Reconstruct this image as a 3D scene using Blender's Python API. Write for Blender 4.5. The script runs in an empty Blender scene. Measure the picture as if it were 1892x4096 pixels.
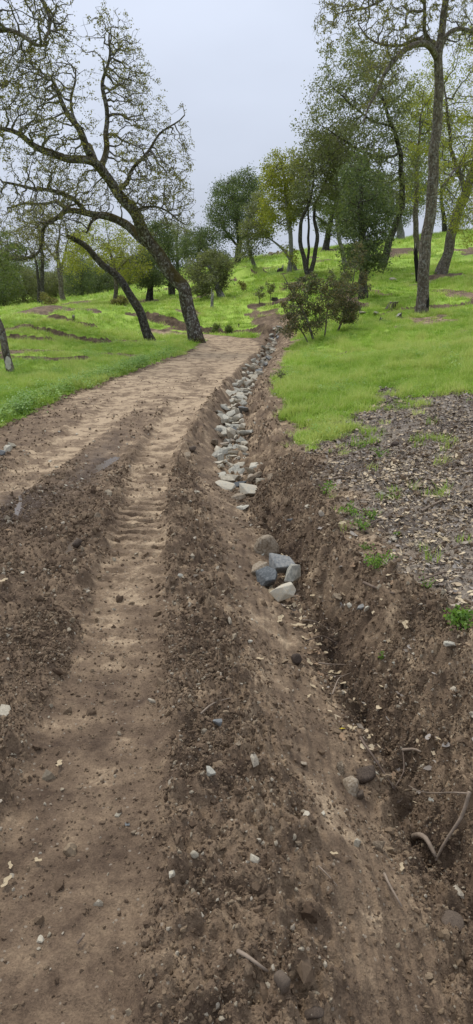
import bpy, bmesh, math, random
import numpy as np
from mathutils import Vector, Matrix, Euler

# ------------------------------------------------------------------ camera, world, sun, exposure
F_PX = 2839.0; PITCH = math.radians(17.5); EYE = 1.65; K = 1892 / 1190.0     # photo measured at 1190 px width
scene = bpy.context.scene
C = scene.collection
cam = bpy.data.cameras.new('camera'); cam_o = bpy.data.objects.new('camera', cam); C.objects.link(cam_o)
cam.sensor_fit = 'VERTICAL'; cam.sensor_height = 36.0; cam.lens = 36.0 * F_PX / 4096
cam.clip_start = 0.05; cam.clip_end = 3000
cam_o.location = (0, 0, EYE); cam_o.rotation_euler = (math.pi / 2 - PITCH, 0, 0)
scene.camera = cam_o

SUN_EL, SUN_AZ = math.radians(58), math.radians(-35)
world = bpy.data.worlds.new('World'); scene.world = world; world.use_nodes = True
wt = world.node_tree; wn = wt.nodes; wl = wt.links; wn.clear()
w_out = wn.new('ShaderNodeOutputWorld'); w_bg = wn.new('ShaderNodeBackground')
w_sky = wn.new('ShaderNodeTexSky'); w_sky.sky_type = 'NISHITA'; w_sky.sun_disc = False
w_sky.sun_elevation = SUN_EL; w_sky.sun_rotation = SUN_AZ; w_sky.dust_density = 3.0
w_scale = wn.new('ShaderNodeVectorMath'); w_scale.operation = 'SCALE'; w_scale.inputs['Scale'].default_value = 0.10
wl.new(w_sky.outputs[0], w_scale.inputs[0])
w_tc = wn.new('ShaderNodeTexCoord'); w_sep = wn.new('ShaderNodeSeparateXYZ'); wl.new(w_tc.outputs['Generated'], w_sep.inputs[0])
w_grad = wn.new('ShaderNodeMapRange')          # overcast layer: brighter towards the zenith, as a cloud deck is
w_grad.inputs['From Min'].default_value = 0.0; w_grad.inputs['From Max'].default_value = 1.0
w_grad.inputs['To Min'].default_value = 0.93; w_grad.inputs['To Max'].default_value = 1.75
wl.new(w_sep.outputs['Z'], w_grad.inputs['Value'])
w_noise = wn.new('ShaderNodeTexNoise'); w_noise.inputs['Scale'].default_value = 2.2; w_noise.inputs['Detail'].default_value = 4
w_map = wn.new('ShaderNodeMapping'); w_map.inputs['Scale'].default_value = (1, 1, 2.2)
wl.new(w_tc.outputs['Generated'], w_map.inputs[0]); wl.new(w_map.outputs[0], w_noise.inputs['Vector'])
w_nr = wn.new('ShaderNodeMapRange'); w_nr.inputs['From Min'].default_value = 0.3; w_nr.inputs['From Max'].default_value = 0.7
w_nr.inputs['To Min'].default_value = 0.91; w_nr.inputs['To Max'].default_value = 1.09
wl.new(w_noise.outputs['Fac'], w_nr.inputs['Value'])
w_mul = wn.new('ShaderNodeMath'); w_mul.operation = 'MULTIPLY'; wl.new(w_grad.outputs[0], w_mul.inputs[0]); wl.new(w_nr.outputs[0], w_mul.inputs[1])
w_col = wn.new('ShaderNodeVectorMath'); w_col.operation = 'SCALE'; w_col.inputs[0].default_value = (0.68, 0.745, 0.885)
wl.new(w_mul.outputs[0], w_col.inputs['Scale'])
w_mix = wn.new('ShaderNodeMix'); w_mix.data_type = 'RGBA'; w_mix.inputs['Factor'].default_value = 0.93
wl.new(w_scale.outputs[0], w_mix.inputs[6]); wl.new(w_col.outputs[0], w_mix.inputs[7])
wl.new(w_mix.outputs[2], w_bg.inputs['Color']); w_bg.inputs['Strength'].default_value = 0.665
wl.new(w_bg.outputs[0], w_out.inputs[0])

sun = bpy.data.lights.new('sun', 'SUN'); sun.energy = 1.5; sun.angle = math.radians(16); sun.color = (1.0, 0.96, 0.9)
sun_o = bpy.data.objects.new('sun', sun); C.objects.link(sun_o)
_sd = Vector((math.sin(SUN_AZ) * math.cos(SUN_EL), math.cos(SUN_AZ) * math.cos(SUN_EL), math.sin(SUN_EL)))
sun_o.rotation_euler = (-_sd).to_track_quat('-Z', 'Y').to_euler()
vs = scene.view_settings; vs.view_transform = 'Standard'; vs.look = 'None'; vs.exposure = 0.46; vs.gamma = 1.0; vs.use_curve_mapping = False
scene.cycles.use_denoising = True
scene.cycles.max_bounces = 5; scene.cycles.diffuse_bounces = 3; scene.cycles.transmission_bounces = 3; scene.cycles.glossy_bounces = 2

# ------------------------------------------------------------------ helpers
RS = np.random.RandomState
def at_depth(u, v, Y):
    a = (u * K - 946) / F_PX; b = (2048 - v * K) / F_PX
    dy = math.cos(PITCH) + b * math.sin(PITCH); dz = -math.sin(PITCH) + b * math.cos(PITCH)
    t = Y / dy
    return np.array((a * t, Y, EYE + dz * t))
def px(n, Y):                      # photo pixels (1190 wide) to metres at distance Y
    return n * K / F_PX * Y

_perm = RS(7).permutation(4096).astype(np.int64)
_gang = RS(8).rand(4096) * 2 * np.pi
_gx, _gy = np.cos(_gang), np.sin(_gang)
def noise2(x, y):
    xi = np.floor(x).astype(np.int64); yi = np.floor(y).astype(np.int64)
    xf = x - xi; yf = y - yi
    u = xf * xf * xf * (xf * (xf * 6 - 15) + 10); v = yf * yf * yf * (yf * (yf * 6 - 15) + 10)
    def g(ix, iy, dx, dy):
        h = _perm[(_perm[ix & 4095] + iy) & 4095]
        return _gx[h] * dx + _gy[h] * dy
    n00 = g(xi, yi, xf, yf); n10 = g(xi + 1, yi, xf - 1, yf); n01 = g(xi, yi + 1, xf, yf - 1); n11 = g(xi + 1, yi + 1, xf - 1, yf - 1)
    return ((n00 * (1 - u) + n10 * u) * (1 - v) + (n01 * (1 - u) + n11 * u) * v) * 1.5
def fbm(x, y, s, o=3, gain=0.5):
    t = 0; a = 1.0
    for i in range(o):
        t = t + a * noise2(x / s + 17.3 * i, y / s + 5.1 * i); s = s * 0.5; a *= gain
    return t
def sstep(a, b, x):
    t = np.clip((x - a) / (b - a), 0, 1); return t * t * (3 - 2 * t)
def interp(y, pts):
    p = np.array(pts, float); return np.interp(y, p[:, 0], p[:, 1])
def seg_dist(x, y, poly):
    """distance to a polyline, and its index-parameter"""
    best = np.full(x.shape, 1e9); par = np.zeros(x.shape)
    for i in range(len(poly) - 1):
        ax, ay = poly[i][:2]; bx, by = poly[i + 1][:2]
        dx, dy = bx - ax, by - ay
        t = np.clip(((x - ax) * dx + (y - ay) * dy) / (dx * dx + dy * dy), 0, 1)
        d = np.hypot(x - ax - t * dx, y - ay - t * dy)
        m = d < best; best = np.where(m, d, best); par = np.where(m, i + t, par)
    return best, par

def mesh_np(name, V, F, mats=None, smooth=False):
    """V (n,3), F list of int arrays (m,k)"""
    me = bpy.data.meshes.new(name)
    V = np.ascontiguousarray(V, dtype=np.float32)
    F = [np.asarray(f, dtype=np.int32) for f in (F if isinstance(F, list) else [F]) if len(f)]
    me.vertices.add(len(V)); me.vertices.foreach_set('co', V.ravel())
    loops = np.concatenate([f.ravel() for f in F]); tot = np.concatenate([np.full(len(f), f.shape[1], np.int32) for f in F])
    start = np.concatenate([[0], np.cumsum(tot)[:-1]]).astype(np.int32)
    me.loops.add(len(loops)); me.loops.foreach_set('vertex_index', loops)
    me.polygons.add(len(tot)); me.polygons.foreach_set('loop_start', start); me.polygons.foreach_set('loop_total', tot)
    if smooth: me.polygons.foreach_set('use_smooth', np.ones(len(tot), bool))
    me.update(calc_edges=True)
    if mats:
        for m in (mats if isinstance(mats, list) else [mats]): me.materials.append(m)
    return me
def link(name, me, parent=None, loc=None, kind=None, label=None, cat=None, group=None):
    o = bpy.data.objects.new(name, me); C.objects.link(o)
    if parent is not None: o.parent = parent
    if loc is not None: o.location = loc
    if kind: o['kind'] = kind
    if label: o['label'] = label
    if cat: o['category'] = cat
    if group: o['group'] = group
    return o
def fattr(me, name, arr):
    a = me.attributes.new(name, 'FLOAT', 'POINT'); a.data.foreach_set('value', np.asarray(arr, np.float32))

# ------------------------------------------------------------------ materials
class NT:
    def __init__(self, name):
        self.m = bpy.data.materials.new(name); self.m.use_nodes = True
        self.t = self.m.node_tree; self.n = self.t.nodes; self.n.clear(); self.out = self.n.new('ShaderNodeOutputMaterial')
    def node(self, typ, **kw):
        n = self.n.new(typ)
        for k, v in kw.items():
            if k in n.bl_rna.properties.keys() and not k in n.inputs.keys(): setattr(n, k, v)
            else: n.inputs[k].default_value = v
        return n
    def l(self, a, b): self.t.links.new(a, b)
    def coord(self, kind='Object', scale=None):
        tc = self.node('ShaderNodeTexCoord'); o = tc.outputs[kind]
        if scale is not None:
            mp = self.node('ShaderNodeMapping'); mp.inputs['Scale'].default_value = scale; self.l(o, mp.inputs[0]); o = mp.outputs[0]
        return o
    def noise(self, scale, detail=4, rough=0.55, vec=None, dist=0.0):
        n = self.node('ShaderNodeTexNoise'); n.inputs['Scale'].default_value = scale; n.inputs['Detail'].default_value = detail
        n.inputs['Roughness'].default_value = rough; n.inputs['Distortion'].default_value = dist
        if vec is not None: self.l(vec, n.inputs['Vector'])
        return n.outputs['Fac']
    def ramp(self, fac, stops):
        r = self.node('ShaderNodeValToRGB'); e = r.color_ramp.elements
        while len(e) < len(stops): e.new(0.5)
        for el, (p, c) in zip(e, stops):
            el.position = p; el.color = (c[0], c[1], c[2], 1) if hasattr(c, '__len__') else (c, c, c, 1)
        self.l(fac, r.inputs[0]); return r.outputs[0]
    def mix(self, fac, a, b, blend='MIX'):
        m = self.node('ShaderNodeMix'); m.data_type = 'RGBA'; m.blend_type = blend
        for s, i in ((fac, 0), (a, 6), (b, 7)):
            if hasattr(s, 'is_linked') or isinstance(s, bpy.types.NodeSocket): self.l(s, m.inputs[i])
            elif i == 0: m.inputs[0].default_value = s
            else: m.inputs[i].default_value = (s[0], s[1], s[2], 1)
        return m.outputs[2]
    def math(self, op, a, b=0.0, clamp=False):
        m = self.node('ShaderNodeMath'); m.operation = op; m.use_clamp = clamp
        for s, i in ((a, 0), (b, 1)):
            if isinstance(s, bpy.types.NodeSocket): self.l(s, m.inputs[i])
            else: m.inputs[i].default_value = s
        return m.outputs[0]
    def attr(self, name, kind='GEOMETRY'):
        a = self.node('ShaderNodeAttribute'); a.attribute_type = kind; a.attribute_name = name; return a.outputs['Fac']
    def principled(self, col, rough=0.9, spec=0.2, bump=None, bump_s=0.3, bump_d=0.01):
        p = self.node('ShaderNodeBsdfPrincipled')
        if isinstance(col, bpy.types.NodeSocket): self.l(col, p.inputs['Base Color'])
        else: p.inputs['Base Color'].default_value = (*col, 1)
        if isinstance(rough, bpy.types.NodeSocket): self.l(rough, p.inputs['Roughness'])
        else: p.inputs['Roughness'].default_value = rough
        p.inputs['Specular IOR Level'].default_value = spec
        if bump is not None:
            b = self.node('ShaderNodeBump'); b.inputs['Strength'].default_value = bump_s; b.inputs['Distance'].default_value = bump_d
            self.l(bump, b.inputs['Height']); self.l(b.outputs[0], p.inputs['Normal'])
        self.l(p.outputs[0], self.out.inputs[0]); return p

SOIL_DARK = (0.074, 0.048, 0.030); SOIL_MID = (0.140, 0.095, 0.059); SOIL_TAN = (0.215, 0.150, 0.092); SOIL_PALE = (0.42, 0.31, 0.195)
def mat_ground():
    t = NT('ground_soil_and_turf'); co = t.coord('Object')
    dry = t.attr('dry'); grass = t.attr('grass'); litter = t.attr('litter'); rough = t.attr('rough'); moist = t.attr('moist')
    n2 = t.noise(7, 4, 0.62, co); n3 = t.noise(45, 4, 0.7, co); n4 = t.noise(160, 2, 0.6, co)
    # dryness with mottled edges
    d = t.math('ADD', dry, t.math('MULTIPLY', t.math('SUBTRACT', n2, 0.5), 1.7))
    d = t.math('ADD', d, t.math('MULTIPLY', t.math('SUBTRACT', t.noise(2.6, 3, 0.6, co), 0.5), 1.3))
    d = t.math('ADD', d, t.math('MULTIPLY', t.math('SUBTRACT', n3, 0.5), 0.7))
    d = t.math('SUBTRACT', d, t.math('MULTIPLY', moist, 0.8), clamp=True)
    soil = t.ramp(d, [(0.0, SOIL_DARK), (0.36, SOIL_MID), (0.68, SOIL_TAN), (1.0, SOIL_PALE)])
    grain = t.ramp(n4, [(0.25, 0.62), (0.5, 1.0), (0.75, 1.36)])
    soil = t.mix(0.8, soil, grain, 'MULTIPLY')
    # pale grit
    vo = t.node('ShaderNodeTexVoronoi'); vo.inputs['Scale'].default_value = 60; vo.inputs['Randomness'].default_value = 1.0; t.l(co, vo.inputs['Vector'])
    sep = t.node('ShaderNodeSeparateColor'); t.l(vo.outputs['Color'], sep.inputs[0])
    grit = t.math('MULTIPLY', t.math('LESS_THAN', vo.outputs['Distance'], 0.30), t.math('GREATER_THAN', sep.outputs[0], 0.90))
    soil = t.mix(t.math('MULTIPLY', grit, 0.45), soil, (0.34, 0.29, 0.22))
    # litter ground
    ln = t.noise(60, 5, 0.7, co)
    lit = t.ramp(ln, [(0.32, (0.07, 0.054, 0.041)), (0.5, (0.19, 0.155, 0.118)), (0.68, (0.38, 0.32, 0.24))])
    lit = t.mix(moist, lit, (0.045, 0.030, 0.021))
    col = t.mix(litter, soil, lit)
    # turf
    g1 = t.noise(0.55, 3, 0.55, co); g2 = t.noise(9, 4, 0.65, co); g3 = t.noise(55, 3, 0.7, co)
    turf = t.ramp(g1, [(0.25, (0.235, 0.37, 0.045)), (0.5, (0.325, 0.46, 0.068)), (0.75, (0.42, 0.51, 0.105))])
    turf = t.mix(0.75, turf, t.ramp(g2, [(0.25, 0.7), (0.5, 1.0), (0.75, 1.25)]), 'MULTIPLY')
    turf = t.mix(0.5, turf, t.ramp(g3, [(0.25, 0.65), (0.75, 1.3)]), 'MULTIPLY')
    gm = t.math('ADD', grass, t.math('MULTIPLY', t.math('SUBTRACT', g2, 0.5), 0.9))
    gm = t.ramp(gm, [(0.42, 0.0), (0.58, 1.0)])
    col = t.mix(gm, col, turf)
    h = t.math('ADD', t.math('MULTIPLY', n3, 1.0), t.math('MULTIPLY', n4, 0.5))
    h = t.math('ADD', h, t.math('MULTIPLY', grit, 0.25))
    rg = t.math('SUBTRACT', 0.95, t.math('MULTIPLY', moist, 0.45))
    t.principled(col, rg, 0.25, h, 0.75, 0.012)
    return t.m
def mat_clod():
    t = NT('soil_clod'); tone = t.attr('tone', 'INSTANCER'); co = t.coord('Object')
    c = t.ramp(tone, [(0.0, (0.080, 0.053, 0.033)), (0.45, (0.150, 0.104, 0.066)), (0.8, (0.225, 0.162, 0.10)), (0.93, (0.30, 0.25, 0.175)), (1.0, (0.40, 0.345, 0.26))])
    n = t.noise(4, 4, 0.6, co); c = t.mix(0.7, c, t.ramp(n, [(0.3, 0.6), (0.7, 1.3)]), 'MULTIPLY')
    t.principled(c, 0.95, 0.15); return t.m
def mat_flake():
    t = NT('dry_leaf_flake'); tone = t.attr('tone', 'INSTANCER')
    c = t.ramp(tone, [(0.0, (0.045, 0.030, 0.020)), (0.3, (0.115, 0.085, 0.062)), (0.42, (0.22, 0.185, 0.15)), (0.58, (0.30, 0.265, 0.225)), (0.74, (0.36, 0.275, 0.175)), (1.0, (0.56, 0.45, 0.29))])
    t.principled(c, 0.85, 0.2); return t.m
def mat_rock(name, stops, scale=6.0):
    t = NT(name); co = t.coord('Object'); oi = t.node('ShaderNodeObjectInfo')
    n = t.noise(scale, 5, 0.62, co); n2 = t.noise(scale * 5, 3, 0.6, co)
    f = t.math('ADD', n, t.math('MULTIPLY', t.math('SUBTRACT', oi.outputs['Random'], 0.5), 0.35))
    c = t.ramp(f, stops); c = t.mix(0.6, c, t.ramp(n2, [(0.3, 0.65), (0.7, 1.25)]), 'MULTIPLY')
    t.principled(c, 0.9, 0.2, n2, 0.5, 0.0015); return t.m
def mat_bark(name, dark, light, moss=(0.105, 0.090, 0.022), moss_amt=0.0, lichen=0.25):
    t = NT(name); co = t.coord('Object'); cs = t.coord('Object', (1, 1, 0.35))
    n = t.noise(9, 5, 0.65, cs); n2 = t.noise(38, 4, 0.6, cs); n3 = t.noise(1.6, 3, 0.55, co); n4 = t.noise(13, 3, 0.6, co)
    vo = t.node('ShaderNodeTexVoronoi'); vo.feature = 'DISTANCE_TO_EDGE'; vo.inputs['Scale'].default_value = 14; t.l(cs, vo.inputs['Vector'])
    crack = t.ramp(vo.outputs['Distance'], [(0.0, 0.38), (0.12, 1.0)])
    c = t.ramp(n, [(0.3, dark), (0.7, light)]); c = t.mix(0.8, c, crack, 'MULTIPLY')
    lf = t.math('MULTIPLY', t.ramp(n4, [(0.52, 0.0), (0.60, 1.0)]), lichen)
    c = t.mix(lf, c, (0.42, 0.42, 0.39))
    if moss_amt > 0:
        geo = t.node('ShaderNodeNewGeometry'); sp = t.node('ShaderNodeSeparateXYZ'); t.l(geo.outputs['Normal'], sp.inputs[0])
        mf = t.math('ADD', t.math('MULTIPLY', sp.outputs['Z'], 0.55), t.math('MULTIPLY', t.math('SUBTRACT', n3, 0.5), 1.6))
        mf = t.math('ADD', mf, t.math('MULTIPLY', t.math('SUBTRACT', n2, 0.5), 0.5))
        mf = t.math('MULTIPLY', t.ramp(mf, [(0.05, 0.0), (0.4, 1.0)]), moss_amt)
        c = t.mix(mf, c, t.mix(n4, (moss[0] * 0.45, moss[1] * 0.45, moss[2] * 0.4), moss))
    h = t.math('ADD', t.math('MULTIPLY', crack, 0.8), t.math('MULTIPLY', n2, 0.6))
    t.principled(c, 0.95, 0.12, h, 0.9, 0.02); return t.m
def mat_leaf(name, a, b, c2, trans=0.35):
    t = NT(name); geo = t.node('ShaderNodeNewGeometry'); co = t.coord('Object')
    n = t.noise(0.9, 3, 0.5, co)
    f = t.math('ADD', t.math('MULTIPLY', geo.outputs['Random Per Island'], 0.65), t.math('MULTIPLY', n, 0.45))
    c = t.ramp(f, [(0.15, a), (0.5, b), (0.9, c2)])
    p = t.node('ShaderNodeBsdfPrincipled'); t.l(c, p.inputs['Base Color']); p.inputs['Roughness'].default_value = 0.55; p.inputs['Specular IOR Level'].default_value = 0.35
    tr = t.node('ShaderNodeBsdfTranslucent'); t.l(t.mix(1.0, c, (1.25, 1.35, 0.7), 'MULTIPLY'), tr.inputs[0])
    mx = t.node('ShaderNodeMixShader'); mx.inputs[0].default_value = trans; t.l(p.outputs[0], mx.inputs[1]); t.l(tr.outputs[0], mx.inputs[2])
    t.l(mx.outputs[0], t.out.inputs[0]); return t.m
def mat_blade(name, a, b, c2):
    t = NT(name); tone = t.attr('tone', 'INSTANCER'); geo = t.node('ShaderNodeNewGeometry')
    f = t.math('ADD', t.math('MULTIPLY', tone, 0.7), t.math('MULTIPLY', geo.outputs['Random Per Island'], 0.3))
    c = t.ramp(f, [(0.05, a), (0.5, b), (0.95, c2)])
    p = t.node('ShaderNodeBsdfPrincipled'); t.l(c, p.inputs['Base Color']); p.inputs['Roughness'].default_value = 0.5; p.inputs['Specular IOR Level'].default_value = 0.3
    tr = t.node('ShaderNodeBsdfTranslucent'); t.l(c, tr.inputs[0])
    mx = t.node('ShaderNodeMixShader'); mx.inputs[0].default_value = 0.4; t.l(p.outputs[0], mx.inputs[1]); t.l(tr.outputs[0], mx.inputs[2])
    t.l(mx.outputs[0], t.out.inputs[0]); return t.m
def mat_plain(name, col, var=0.3, scale=20, rough=0.9):
    t = NT(name); co = t.coord('Object'); n = t.noise(scale, 4, 0.6, co)
    c = t.mix(1.0, (*col,), t.ramp(n, [(0.25, 1 - var), (0.75, 1 + var)]), 'MULTIPLY'); t.principled(c, rough, 0.2, n, 0.4, 0.01); return t.m
def mat_water():
    t = NT('muddy_water'); co = t.coord('Object'); n = t.noise(20, 2, 0.5, co)
    t.principled((0.125, 0.092, 0.064), 0.10, 0.4, n, 0.04, 0.004); return t.m

M = dict(
    ground=mat_ground(), clod=mat_clod(), flake=mat_flake(), water=mat_water(),
    rock=mat_rock('grey_blue_rock', [(0.25, (0.23, 0.22, 0.18)), (0.45, (0.40, 0.375, 0.30)), (0.62, (0.49, 0.44, 0.335)), (0.85, (0.50, 0.41, 0.28))], 5),
    rock_tan=mat_rock('tan_rock', [(0.3, (0.12, 0.09, 0.06)), (0.5, (0.27, 0.21, 0.14)), (0.75, (0.38, 0.33, 0.26))], 6),
    rock_pale=mat_rock('pale_rock', [(0.3, (0.27, 0.235, 0.17)), (0.7, (0.50, 0.44, 0.33))], 6),
    rock_blue=mat_rock('slate_blue_rock', [(0.3, (0.09, 0.096, 0.096)), (0.5, (0.17, 0.176, 0.17)), (0.75, (0.29, 0.28, 0.25))], 7),
    clod_one=mat_rock('dark_clod', [(0.3, (0.045, 0.032, 0.024)), (0.7, (0.14, 0.105, 0.075))], 9),
    bark_mossy=mat_bark('mossy_oak_bark', (0.045, 0.036, 0.028), (0.135, 0.115, 0.092), moss=(0.085, 0.066, 0.018), moss_amt=0.95, lichen=0.42),
    bark_grey=mat_bark('grey_oak_bark', (0.072, 0.057, 0.045), (0.21, 0.172, 0.136), moss_amt=0.10, lichen=0.3),
    bark_dark=mat_bark('dark_bark', (0.030, 0.025, 0.021), (0.10, 0.088, 0.075), moss_amt=0.35, lichen=0.2),
    bark_pale=mat_bark('pale_bark', (0.15, 0.14, 0.125), (0.34, 0.325, 0.30), moss_amt=0.1, lichen=0.4),
    twig=mat_plain('lichen_grey_twig', (0.125, 0.113, 0.095), 0.4, 6),
    twig_dark=mat_plain('dark_twig', (0.075, 0.062, 0.050), 0.4, 6),
    wood=mat_plain('dry_root_wood', (0.24, 0.185, 0.135), 0.35, 30),
    root=mat_plain('buried_root', (0.15, 0.11, 0.08), 0.35, 30),
    cutwood=mat_plain('weathered_cut_wood', (0.40, 0.37, 0.33), 0.3, 12),
    char=mat_plain('charred_wood', (0.016, 0.014, 0.013), 0.4, 12),
    barewood=mat_plain('stripped_bare_wood', (0.44, 0.40, 0.35), 0.3, 12),
    leaf_tan=mat_plain('dry_oak_leaf', (0.47, 0.37, 0.23), 0.25, 40), leaf_brown=mat_plain('brown_oak_leaf', (0.30, 0.20, 0.12), 0.25, 40),
    leaf_yellow=mat_plain('yellow_leaf', (0.55, 0.42, 0.05), 0.2, 40),
    lv_olive=mat_leaf('olive_new_leaf', (0.12, 0.105, 0.042), (0.185, 0.165, 0.062), (0.27, 0.245, 0.09), 0.45),
    lv_yellow=mat_leaf('yellow_green_leaf', (0.16, 0.175, 0.035), (0.25, 0.255, 0.045), (0.36, 0.345, 0.07), 0.5),
    lv_green=mat_leaf('mid_green_leaf', (0.075, 0.105, 0.034), (0.13, 0.165, 0.05), (0.20, 0.22, 0.075), 0.4),
    lv_dark=mat_leaf('dark_live_oak_leaf', (0.056, 0.078, 0.038), (0.10, 0.128, 0.056), (0.17, 0.195, 0.085), 0.4),
    lv_grey=mat_leaf('grey_green_leaf', (0.098, 0.108, 0.052), (0.16, 0.17, 0.08), (0.245, 0.245, 0.12), 0.42),
    lv_rust=mat_leaf('rusty_green_leaf', (0.055, 0.072, 0.034), (0.10, 0.112, 0.052), (0.27, 0.185, 0.10), 0.3),
    lv_weed=mat_leaf('weed_leaf', (0.10, 0.19, 0.035), (0.16, 0.27, 0.05), (0.24, 0.34, 0.08), 0.45),
    blade=mat_blade('spring_grass_blade', (0.125, 0.215, 0.024), (0.295, 0.455, 0.045), (0.57, 0.62, 0.18)),
    weed=mat_blade('weed_blade', (0.12, 0.225, 0.04), (0.21, 0.35, 0.07), (0.33, 0.47, 0.11)),
)

# ------------------------------------------------------------------ terrain
CTRL = []
def cp(u, v, Y): CTRL.append(at_depth(u, v, Y))
def cw(x, y, z): CTRL.append(np.array((x, y, z), float))
for x, y, z in [(0, 0, 0), (-1.5, 0, 0), (-3, 0, -.02), (-6, 0, -.2), (-12, 0, -.6), (1.2, 0, .12), (3, 0, .5), (7, 0, 1.3), (14, 0, 2.6),
                (0, -6, -.05), (-8, -8, -.6), (8, -8, 1.3), (-1.3, 5, 0), (-3, 5, 0), (-6, 5, -.12), (1.1, 4, .06), (2.2, 4, .30), (4, 4, .62), (8, 5, 1.3),
                (-.6, 9, 0), (-2.8, 9, 0.0), (-5.5, 9, -.05), (-10, 10, -.25), (.8, 8, .05), (2, 8, .30), (3.2, 8.5, .46), (6, 8.5, .9), (12, 10, 1.9),
                (-.4, 13.5, 0), (-2.3, 13.5, 0.02), (.9, 13.5, .05), (-.6, 18, 0), (.3, 18, 0), (-.3, 22, .02), (.9, 23, .05), (-1.5, 26, .05), (-3.2, 27.2, .1),
                (3, 14, .42), (6, 14, .85), (12, 16, 1.8), (22, 20, 3.3)]: cw(x, y, z)
for u, v, Y in [(380, 862, 23), (497, 860, 22.3), (100, 850, 22), (200, 862, 22), (100, 910, 17), (0, 940, 15.5), (0, 1000, 11.2), (-150, 900, 18), (-200, 850, 25),
                (150, 772, 27), (60, 795, 25.5), (0, 808, 25), (250, 793, 27.5), (320, 800, 28), (400, 822, 27.5), (205, 778, 31), (150, 790, 34),
                (780, 862, 20.2), (855, 838, 21.5), (1060, 797, 24), (1190, 775, 25.5), (1190, 880, 16), (900, 900, 16.5), (700, 880, 20.5), (720, 830, 26), (640, 835, 27.5), (545, 838, 28),
                (915, 755, 28), (1190, 735, 29), (1110, 697, 35), (1190, 690, 36), (775, 697, 39), (735, 683, 41), (640, 686, 44), (597, 662, 55), (555, 750, 34), (480, 745, 38), (375, 755, 38),
                (430, 745, 42), (300, 775, 33), (290, 745, 42), (640, 770, 31), (840, 735, 31), (690, 645, 60), (820, 628, 56), (960, 652, 46), (1008, 603, 60), (1100, 590, 62), (1190, 580, 62), (480, 692, 58), (520, 660, 70),
                (400, 715, 52), (340, 725, 55), (210, 752, 52), (100, 765, 55), (0, 775, 55), (-200, 775, 60)]: cp(u, v, Y)
for x, y, z in [(-40, 55, 0), (-60, 100, -1), (-20, 100, 0), (10, 100, 2.5), (35, 100, 4.5), (70, 90, 8), (60, 50, 9), (40, 25, 6), (60, 0, 9), (-60, 20, -3), (-60, -20, -4), (0, -60, -1), (60, -60, 8),
                (0, 200, -6), (-120, 200, -5), (120, 200, -2), (0, 420, -10), (300, 300, -6), (-300, 300, -8), (0, -400, -6), (-400, 0, -8), (400, 0, 4)]: cw(x, y, z)
_cx = np.array(CTRL); _c2 = 1.2 ** 2
_d = np.sqrt((_cx[:, None, 0] - _cx[None, :, 0]) ** 2 + (_cx[:, None, 1] - _cx[None, :, 1]) ** 2 + _c2)
_n = len(_cx); _A = np.zeros((_n + 1, _n + 1)); _A[:_n, :_n] = _d - 0.02 * np.eye(_n); _A[:_n, _n] = 1; _A[_n, :_n] = 1
_w = np.linalg.solve(_A, np.concatenate([_cx[:, 2], [0]]))
def base_h(x, y):
    h = np.full(x.shape, _w[_n])
    for i in range(_n):
        h = h + _w[i] * np.sqrt((x - _cx[i, 0]) ** 2 + (y - _cx[i, 1]) ** 2 + _c2)
    return h

ROAD = [(-1.30, -9, 1.35), (-1.35, 0, 1.45), (-1.65, 5, 1.32), (-1.62, 8.5, 1.22), (-1.36, 11.5, 1.12), (-1.0, 14.2, 1.05), (-.55, 17.5, 1.0), (-.12, 21.3, .9), (-.20, 23.4, .72), (-.9, 25.0, .5), (-2.2, 26.3, .35), (-3.3, 27.0, .1)]
XD = [(-3, .68), (1.5, .69), (2.2, .68), (2.65, .66), (3.2, .60), (3.7, .53), (4.2, .42), (4.7, .35), (5.3, .28), (6, .18), (7.2, .0), (8.2, -.06), (10.7, -.1), (14, .14), (19, .70), (23, 1.1), (26, 1.45), (29, 1.7)]
XC = [(-3, .2), (1.2, .14), (1.6, .13), (2.3, .04), (3.2, -.09), (4, -.20), (4.8, -.32), (5.7, -.45), (6.6, -.56), (7.9, -.56), (10.1, -.45), (13.3, -.2), (17, .22), (21, .68), (25, 1.0), (29, 1.2)]
XB = [(-3, 1.6), (1.5, 1.5), (2.2, 1.36), (2.65, 1.2), (3.2, 1.0), (3.7, .84), (4.2, .72), (4.7, .60), (5.3, .62), (6, .64), (7.2, .56), (8.2, .50), (10.7, .46), (14, .62), (19, 1.15), (23, 1.6), (26, 2.0), (29, 2.3)]
DD = [(-3, .40), (2, .38), (3, .33), (3.8, .28), (5, .23), (7, .25), (10, .30), (15, .30), (21, .28), (25, .22), (28.5, 0)]
RT = [(-9, -.45), (1, -.5), (2, -.52), (3, -.58), (5, -.73), (7.3, -.88), (9.2, -.8), (13, -.58), (20, -.12), (23, -.05)]
LT = [(-9, -2.0), (0, -2.1), (5.4, -2.07), (7.4, -1.92), (10, -1.72), (13.5, -1.32), (20, -.75), (23, -.6)]
PUDDLES = [(-1.31, 6.9, .075, .40, -.16), (-1.52, 6.5, .025, .26, -.2), (-1.72, 5.35, .03, .30, .22), (-1.12, 4.55, .04, .2, 0)]   # x, y, half width, half length, turn
def scar_from_px(pts, w, d): return [tuple(at_depth(u, v, Y)[:2]) for u, v, Y in pts], w, d
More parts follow.
